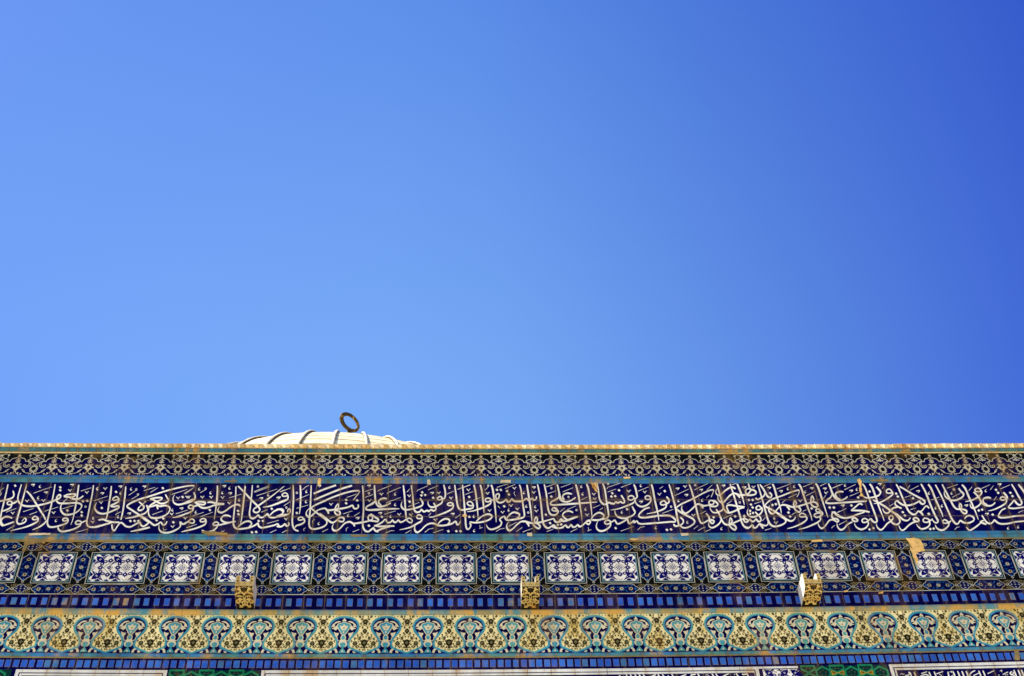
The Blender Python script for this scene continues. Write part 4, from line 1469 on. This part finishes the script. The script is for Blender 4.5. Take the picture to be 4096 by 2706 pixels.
st += [[(1155, 235), (1168, 248), (1155, 268), (1120, 275)], [(1350, 232), (1290, 252)], [(1520, 230), (1450, 255)], [(1370, 275), (1330, 262), (1280, 280)], [(1860, 220), (1820, 240), (1800, 275), (1840, 300)], [(1900, 245), (1840, 275)], [(2060, 222), (1990, 252)], [(2205, 235), (2150, 262)], [(2250, 232), (2228, 242), (2238, 262), (2262, 255), (2258, 240)], [(2290, 262), (2230, 290)], [(1570, 232), (1580, 275), (1600, 320)]]
lower_text(b3, 3196, 2.638, st, [(1485, 262), (1500, 270), (2180, 268), (2198, 264), (2110, 268)], [[(1068, 262), (1085, 252), (1098, 262), (1112, 254)], [(1590, 236), (1612, 228), (1606, 244)], [(2120, 226), (2140, 214), (2138, 236)], [(1640, 262), (1600, 285)]])

# --- bare plaster patches where tiles have fallen
def rough_outline(pts, amp=0.006):
    amp = min(amp, 0.055 * (max(p[1] for p in pts) - min(p[1] for p in pts)))
    out = []
    for i in range(len(pts)):
        a, b = pts[i], pts[(i + 1) % len(pts)]
        n = max(2, int(math.hypot(b[0] - a[0], b[1] - a[1]) / 0.018))
        for k in range(n):
            t = k / n
            out.append((a[0] + (b[0] - a[0]) * t + random.uniform(-amp, amp), a[1] + (b[1] - a[1]) * t + random.uniform(-amp, amp)))
    return out
def patch(pts, mat, cracks=()):
    q = Pat()
    q.poly(rough_outline(pts), 9.5, mat)
    for c in cracks:
        q.ribbon(c, 0.007, 10.5, 'crack', tap=(0.3, 0.3))
    q.build('bare_plaster', bld)
def src(x0, y0, sc, pts):
    return [unp(x0 + x / sc, y0 + y / sc, 0.004) for x, y in pts]
patch(src(3396, 2120, 2.676, [(608, 96), (690, 92), (748, 98), (778, 140), (800, 186), (806, 236), (768, 232), (740, 246), (722, 262), (726, 300), (738, 340), (732, 376), (704, 340), (680, 280), (650, 200), (636, 140)]), 'plaster',
      [src(3396, 2120, 2.676, [(648, 160), (664, 190), (682, 222)])])
patch(src(2220, 1910, 5.935, [(850, 150), (905, 138), (990, 132), (1000, 250), (1015, 385), (960, 340), (900, 255), (875, 200)]), 'plaster',
      [src(2220, 1910, 5.935, [(890, 180), (940, 235), (985, 300), (1000, 350)])])
for x0, y0, sc, pts, mt in (
    (3396, 2120, 2.676, [(310, 680), (365, 662), (362, 684), (318, 692)], 'plaster'),
    (2100, 2120, 2.676, [(1116, 84), (1205, 78), (1222, 104), (1180, 118), (1124, 112)], 'plaster'),
    (2100, 2120, 2.676, [(1664, 42), (1745, 40), (1752, 66), (1672, 70)], 'palepatch'),
    (2100, 2120, 2.676, [(20, 40), (74, 36), (78, 74), (24, 72)], 'palepatch'),
    (2800, 2120, 2.676, [(1186, 118), (1300, 108), (1316, 132), (1200, 136)], 'plaster'),
    (2800, 2120, 2.676, [(1534, 656), (1574, 650), (1584, 668), (1540, 674)], 'plaster'),
    (3396, 2120, 2.676, [(1760, 1296), (1812, 1292), (1822, 1400), (1776, 1402)], 'gold'),
    (0, 2120, 2.676, [(305, 44), (480, 40), (545, 42), (540, 60), (400, 64), (310, 66)], 'palepatch'),
    (0, 2120, 2.676, [(280, 104), (420, 98), (486, 104), (480, 150), (420, 140), (300, 170), (262, 240), (240, 236), (262, 150)], 'gold'),
    (1850, 1910, 5.935, [(905, 78), (1150, 76), (1148, 140), (890, 146)], 'palepatch'),
    (1850, 1910, 5.935, [(0, 895), (100, 892), (104, 940), (0, 944)], 'plaster'),
    (1110, 1910, 5.935, [(960, 30), (1040, 34), (1024, 180), (950, 178)], 'plaster'),
    (1480, 1910, 5.935, [(1352, 70), (1430, 70), (1442, 190), (1356, 186)], 'palepatch'),
    (3330, 1910, 5.935, [(560, 60), (640, 40), (680, 100), (690, 380), (720, 440), (760, 480), (640, 470), (655, 380), (630, 200)], 'plaster'),
    (3330, 1910, 5.935, [(880, 66), (1320, 60), (1330, 104), (1180, 112), (900, 100)], 'gold'),
    (740, 1910, 5.935, [(400, 1280), (600, 1290), (1020, 1330), (1010, 1384), (560, 1400), (400, 1330)], 'gold'),
    (1110, 1910, 5.935, [(1720, 1372), (2130, 1372), (2126, 1424), (1760, 1424)], 'gold'),
    (740, 1910, 5.935, [(930, 88), (1230, 84), (1230, 118), (940, 122)], 'gold'),
    (2220, 1910, 5.935, [(1620, 0), (1780, 0), (1800, 30), (1640, 50)], 'plaster')):
    patch(src(x0, y0, sc, pts), mt)

# --- waterspouts
def spout(px, py, label):
    u, v = unp(px, py)
    root = empty('waterspout', (u, D, v), bld)
    root['local'] = 1
    root['label'] = label
    Wd, th, p_, dz, h = 0.160, 0.033, 0.245, 0.022, 0.150
    def pr(t):      # underside curve: out, up
        return (p_ * math.sin(t * math.pi / 2) ** 0.9, dz * t + 0.05 * t ** 3)
    under = [pr(k / 6) for k in range(7)]
    topz = under[-1][1] + 0.110
    def cheek(x0, x1):
        s = Solid()
        prof = [(0.0, 0.0)] + [(-o, z) for o, z in under] + [(-p_ - 0.004, topz - 0.01), (-p_ + 0.025, topz + 0.022), (-p_ * 0.5, topz + 0.016), (0.0, topz + 0.03)]
        s.prism(prof[1:], x0, x1, 'sp_side')
        return s.build('cheek', root)
    # local frame: y negative is out of the wall
    cheek(-Wd / 2, -Wd / 2 + th)
    cheek(Wd / 2 - th, Wd / 2)
    s = Solid()
    prof = [(-o, z + 0.0006) for o, z in under] + [(-p_ + 0.002, under[-1][1] + 0.042), (-p_ * 0.5, under[-1][1] + 0.044), (0.0, under[-1][1] + 0.046)]
    s.prism(prof, -Wd / 2 + th + 0.0004, Wd / 2 - th - 0.0004, 'sp_side')
    s.build('channel', root)
    # glazed facing on the lip and under the spout
    s = Pat(y0=0.0)
    f = Solid()
    z0, z1 = under[-1][1] - 0.001, topz - 0.012
    hw = Wd / 2 + 0.002
    nw = Wd / 2 - th
    zn = under[-1][1] + 0.043
    def face(pts, mat, lift=0.0):
        b = len(f.v)
        f.v += pts
        f.f.append(list(range(b, b + len(pts))))
        f.m.append(f.mi(mat))
    yf = -p_ - 0.006
    f.box(-hw, hw, yf, yf + 0.004, z0, zn, 'sp_tile')
    f.box(-hw, -nw, yf, yf + 0.004, zn + 0.0002, z1 + 0.012, 'sp_tile')
    f.box(nw, hw, yf, yf + 0.004, zn + 0.0002, z1 + 0.012, 'sp_tile')
    # tile skin below: follows the curve
    n = len(under)
    b = len(f.v)
    for o, z in under:
        for x in (-hw, hw):
            f.v.append((x, -o - 0.002, z - 0.004))
    for k in range(n - 1):
        f.f.append([b + 2 * k, b + 2 * k + 1, b + 2 * k + 3, b + 2 * k + 2])
        f.m.append(f.mi('sp_tile'))
    fo = f.build('tile_facing', root)
    # painted flowers
    g = Solid()
    def onface(x, z):
        return (x, yf - 0.0015, z)
    def onunder(x, t, lift=0.0016):
        o, z = pr(t)
        o2, z2 = pr(min(t + 0.02, 1.0) if t < 0.98 else t)
        o1, z1_ = pr(max(t - 0.02, 0.0))
        ny, nz = -(z2 - z1_), (o2 - o1)
        l = math.hypot(ny, nz) or 1
        # outward normal of the underside points down and out
        return (x, -o - 0.002 - abs(ny) / l * lift, z - 0.004 - abs(nz) / l * lift)
    def poly(pts):
        b = len(g.v)
        g.v += pts
        g.f.append(list(range(b, b + len(pts))))
        g.m.append(g.mi('sp_dark'))
    def dsc(x, z, r, k=7):
        poly([onface(x + r * math.cos(2 * math.pi * i / k), z + r * math.sin(2 * math.pi * i / k)) for i in range(k)])
    for sx in (-1, 1):
        dsc(sx * (nw + th * 0.5), zn + 0.006, 0.0095)
        for q in ((0, 0.010), (-0.009, -0.004), (0.009, -0.004)):
            dsc(sx * (nw + th * 0.35) + q[0], z0 + 0.018 + q[1], 0.0048)
        dsc(sx * (nw + th * 0.4), zn + 0.040, 0.006)
    for q in ((0, 0.010), (-0.010, -0.004), (0.010, -0.004)):
        dsc(q[0], z0 + 0.018 + q[1], 0.0048)
    # dark seam under the lip
    poly([onunder(-hw, 0.985), onunder(hw, 0.985), onunder(hw, 0.95), onunder(-hw, 0.95)])
    def leaf(pts, mirror=True):
        def fan(pp):
            c = (sum(x for x, t in pp) / len(pp), sum(t for x, t in pp) / len(pp))
            for i in range(len(pp)):
                a, b_ = pp[i], pp[(i + 1) % len(pp)]
                poly([onunder(*c), onunder(*a), onunder(*b_)])
        fan([(x * hw, t) for x, t in pts])
        if mirror:
            fan([(-x * hw, t) for x, t in pts])
    leaf([(0.0, 0.92), (0.22, 0.86), (0.45, 0.84), (0.34, 0.76), (0.30, 0.66), (0.12, 0.66), (0.0, 0.58), (-0.12, 0.66), (-0.30, 0.66), (-0.34, 0.76), (-0.45, 0.84), (-0.22, 0.86)], False)
    leaf([(0.55, 0.92), (0.92, 0.94), (0.88, 0.80), (0.70, 0.84)])
    leaf([(0.80, 0.74), (0.98, 0.70), (0.98, 0.58), (0.82, 0.62)])
    leaf([(0.45, 0.70), (0.70, 0.73), (0.56, 0.64)])
    leaf([(0.10, 0.56), (0.42, 0.58), (0.78, 0.52), (0.40, 0.50), (0.16, 0.44)])
    leaf([(0.14, 0.42), (0.34, 0.44), (0.30, 0.34), (0.14, 0.36)])
    leaf([(0.56, 0.42), (0.98, 0.46), (0.98, 0.30), (0.70, 0.34)])
    leaf([(0.02, 0.34), (0.30, 0.30), (0.52, 0.24), (0.26, 0.26)])
    leaf([(0.30, 0.20), (0.62, 0.22), (0.52, 0.12), (0.34, 0.12)])
    leaf([(0.60, 0.16), (0.98, 0.20), (0.98, 0.02), (0.66, 0.04)])
    leaf([(0.58, 0.30), (0.80, 0.28), (0.72, 0.22)])
    leaf([(0.62, 0.56), (0.84, 0.52), (0.92, 0.48), (0.66, 0.48)])
    leaf([(0.0, 0.52), (0.10, 0.46), (0.0, 0.38), (-0.10, 0.46)], False)
    leaf([(0.30, 0.62), (0.44, 0.64), (0.36, 0.59)])
    leaf([(0.70, 0.76), (0.96, 0.79), (0.98, 0.76), (0.76, 0.72)])
    leaf([(-0.98, 0.05), (0.98, 0.05), (0.98, 0.0), (-0.98, 0.0)], False)
    leaf([(0.12, 0.80), (0.30, 0.96), (0.52, 0.97), (0.40, 0.90)])
    leaf([(0.62, 0.78), (0.80, 0.66), (0.66, 0.58)])
    leaf([(0.36, 0.40), (0.55, 0.48), (0.50, 0.36)])
    leaf([(0.05, 0.26), (0.20, 0.20), (0.12, 0.14)])
    leaf([(0.0, 0.12), (0.24, 0.08), (0.3, 0.01), (-0.3, 0.01), (-0.24, 0.08)], False)
    for q in g.f:
        pass
    link('painted_flowers', g.v, g.f, g.mats, g.m, root)
    return root
spout(983, 2437, 'leftmost of the three waterspouts')
spout(2119, 2438.5, 'middle waterspout')
spout(3240, 2426, 'rightmost waterspout with its left face in full sun')

# ------------------------------------------------------------------ dome behind the wall
dome = empty('dome', (AX, AY, 0))
dome['label'] = 'pale gilded ribbed dome with a bronze ring finial rising behind the tiled wall'
dome['category'] = 'dome'
RD = 9.6
# raise the dome until its skyline stands where the photograph has it
d = FW + RT * ((1407 - CX) / F_PX) + UP * (-(1733 - CY) / F_PX)
el = math.atan2(d.z, math.hypot(d.x, d.y))
hd = math.hypot(AX, AY)
az_cam = math.atan2(-AY, -AX)
lo, hi = 0.0, 60.0
for _ in range(60):
    zc = (lo + hi) / 2
    e = math.atan2(zc - EYE, hd) + math.asin(RD / math.hypot(hd, zc - EYE))
    if e < el:
        lo = zc
    else:
        hi = zc
def dprof(k, n=40, dr=0.0):
    a = math.pi / 2 * k / n
    r = (RD + dr) * math.cos(a)
    z = zc + (RD + dr) * math.sin(a) + 0.55 * max(0.0, math.sin(a) - 0.86) ** 1.5 * 6
    return r, z
v, f, fm = [], [], []
NS, NP = 144, 40
for k in range(NP):
    r, z = dprof(k, NP)
    for i in range(NS):
        a = 2 * math.pi * i / NS
        v.append((AX + r * math.cos(a), AY + r * math.sin(a), z))
v.append((AX, AY, dprof(NP, NP)[1]))
for k in range(NP - 1):
    for i in range(NS):
        f.append([k * NS + i, k * NS + (i + 1) % NS, (k + 1) * NS + (i + 1) % NS, (k + 1) * NS + i])
for i in range(NS):
    f.append([(NP - 1) * NS + i, (NP - 1) * NS + (i + 1) % NS, NP * NS])
link('shell', v, f, ['gild'], None, dome, smooth=True)
# raised seams between the rings of plates
v, f = [], []
for k in range(1, 26):
    a0 = rad(3.3 * k)
    rr = RD + 0.010
    for da in (-0.0024, 0.0024):
        for i in range(NS):
            a = 2 * math.pi * i / NS
            v.append((AX + rr * math.cos(a0 + da) * math.cos(a), AY + rr * math.cos(a0 + da) * math.sin(a), zc + rr * math.sin(a0 + da)))
    b = len(v) - 2 * NS
    for i in range(NS):
        f.append([b + i, b + (i + 1) % NS, b + NS + (i + 1) % NS, b + NS + i])
link('seams', v, f, ['seam'], None, dome)
NR = 58
def rib_mesh():
    v, f = [], []
    K, Q = 30, 8
    for k in range(K):
        r, z = dprof(k * 38 / (K - 1), 40, 0.0)
        a = math.pi / 2 * (k * 38 / (K - 1)) / 40
        for q in range(Q):
            t = math.pi * q / (Q - 1)
            s_ = 0.5 + 0.5 * min(1.0, r / 6.0)
            x = -0.046 * math.cos(t) * s_
            h = 0.085 * math.sin(t) ** 0.45 * s_ - 0.012
            v.append((r + h * math.cos(a), x, z + h * math.sin(a)))
    for k in range(K - 1):
        for q in range(Q - 1):
            b = k * Q + q
            f.append([b, b + Q, b + Q + 1, b + 1])
    return v, f
rv, rf = rib_mesh()
PH = math.atan2(-AY, -AX) + rad(3.4)
r0 = None
for i in range(NR):
    a = PH + 2 * math.pi * i / NR
    if r0 is None:
        r0 = link('rib', rv, rf, ['gild', 'rib_shade'], [1 if (i % 7) in (0, 6) else 0 for i in range(len(rf))], dome, loc=(AX, AY, 0), smooth=True)
        o = r0
    else:
        o = r0.copy()
        COL.objects.link(o)
    o.rotation_euler = (0, 0, a)
# drum down to the roof
v, f = [], []
for z in (0.0, zc - 0.4, zc - 0.4, zc + 0.02):
    r = 10.05 if z < zc - 0.3 and len(v) < 2 * 96 else 10.5
    for i in range(96):
        a = 2 * math.pi * i / 96
        v.append((AX + r * math.cos(a), AY + r * math.sin(a), z))
for k in range(3):
    for i in range(96):
        f.append([k * 96 + i, k * 96 + (i + 1) % 96, (k + 1) * 96 + (i + 1) % 96, (k + 1) * 96 + i])
link('drum', v, f, ['drum', 'gild'], [0 if i < 96 else 1 for i in range(len(f))], dome)
# finial: stem with balls and a flat ring
fin = Solid()
zt = dprof(40, 40)[1]
def lathe(S, prof, mat, n=20):
    b = len(S.v)
    for r, z in prof:
        for i in range(n):
            a = 2 * math.pi * i / n
            S.v.append((AX + r * math.cos(a), AY + r * math.sin(a), z))
    for k in range(len(prof) - 1):
        for i in range(n):
            S.f.append([b + k * n + i, b + k * n + (i + 1) % n, b + (k + 1) * n + (i + 1) % n, b + (k + 1) * n + i])
            S.m.append(S.mi(mat))
# ring centre: the ray through the ring's centre meets the dome axis
rx, ry = 1399.5, 1690.5
d = FW + RT * ((rx - CX) / F_PX) + UP * (-(ry - CY) / F_PX)
t = hd / math.hypot(d.x, d.y)
zr = EYE + d.z * t
RRO = 0.445
prof = [(0.5, zt - 0.25), (0.30, zt + 0.05), (0.12, zt + 0.15)]
zz = zt + 0.15
nb = max(1, int((zr - RRO - zz) / 0.75))
st_ = (zr - RRO + 0.05 - zz) / nb
for k in range(nb):
    z = zz + k * st_
    for q in range(1, 8):
        tt = q / 8
        prof.append((0.07 + 0.20 * (1 - k / (nb + 1)) * math.sin(math.pi * tt) ** 1.5, z + st_ * tt))
prof.append((0.06, zr - RRO + 0.06))
lathe(fin, prof, 'bronze')
fo = fin.build('finial', dome, smooth=True)
# ring
S = Solid()
n, mN = 48, 10
RA = rad(38)
hx, hy = math.cos(RA), math.sin(RA)
for i in range(n):
    a = 2 * math.pi * i / n
    for q in range(mN):
        b = 2 * math.pi * q / mN
        wr = 0.068 * (1.0 + 0.22 * math.cos(a - rad(200)))
        rr = RRO - 0.084 + wr * math.cos(b)
        th = 0.060 * math.sin(b)
        px_, pz_ = rr * math.cos(a), rr * math.sin(a)
        S.v.append((AX + hx * px_ - hy * th, AY + hy * px_ + hx * th, zr + pz_))
for i in range(n):
    for q in range(mN):
        S.f.append([i * mN + q, ((i + 1) % n) * mN + q, ((i + 1) % n) * mN + (q + 1) % mN, i * mN + (q + 1) % mN])
        S.m.append(S.mi('bronze'))
S.build('ring', fo, smooth=True)
print('dome zc', zc, 'apex', zt, 'ring', zr, 'ztop', ztop, 'elev', math.degrees(el))
for o in bpy.data.objects:
    if 'local' in o:
        del o['local']
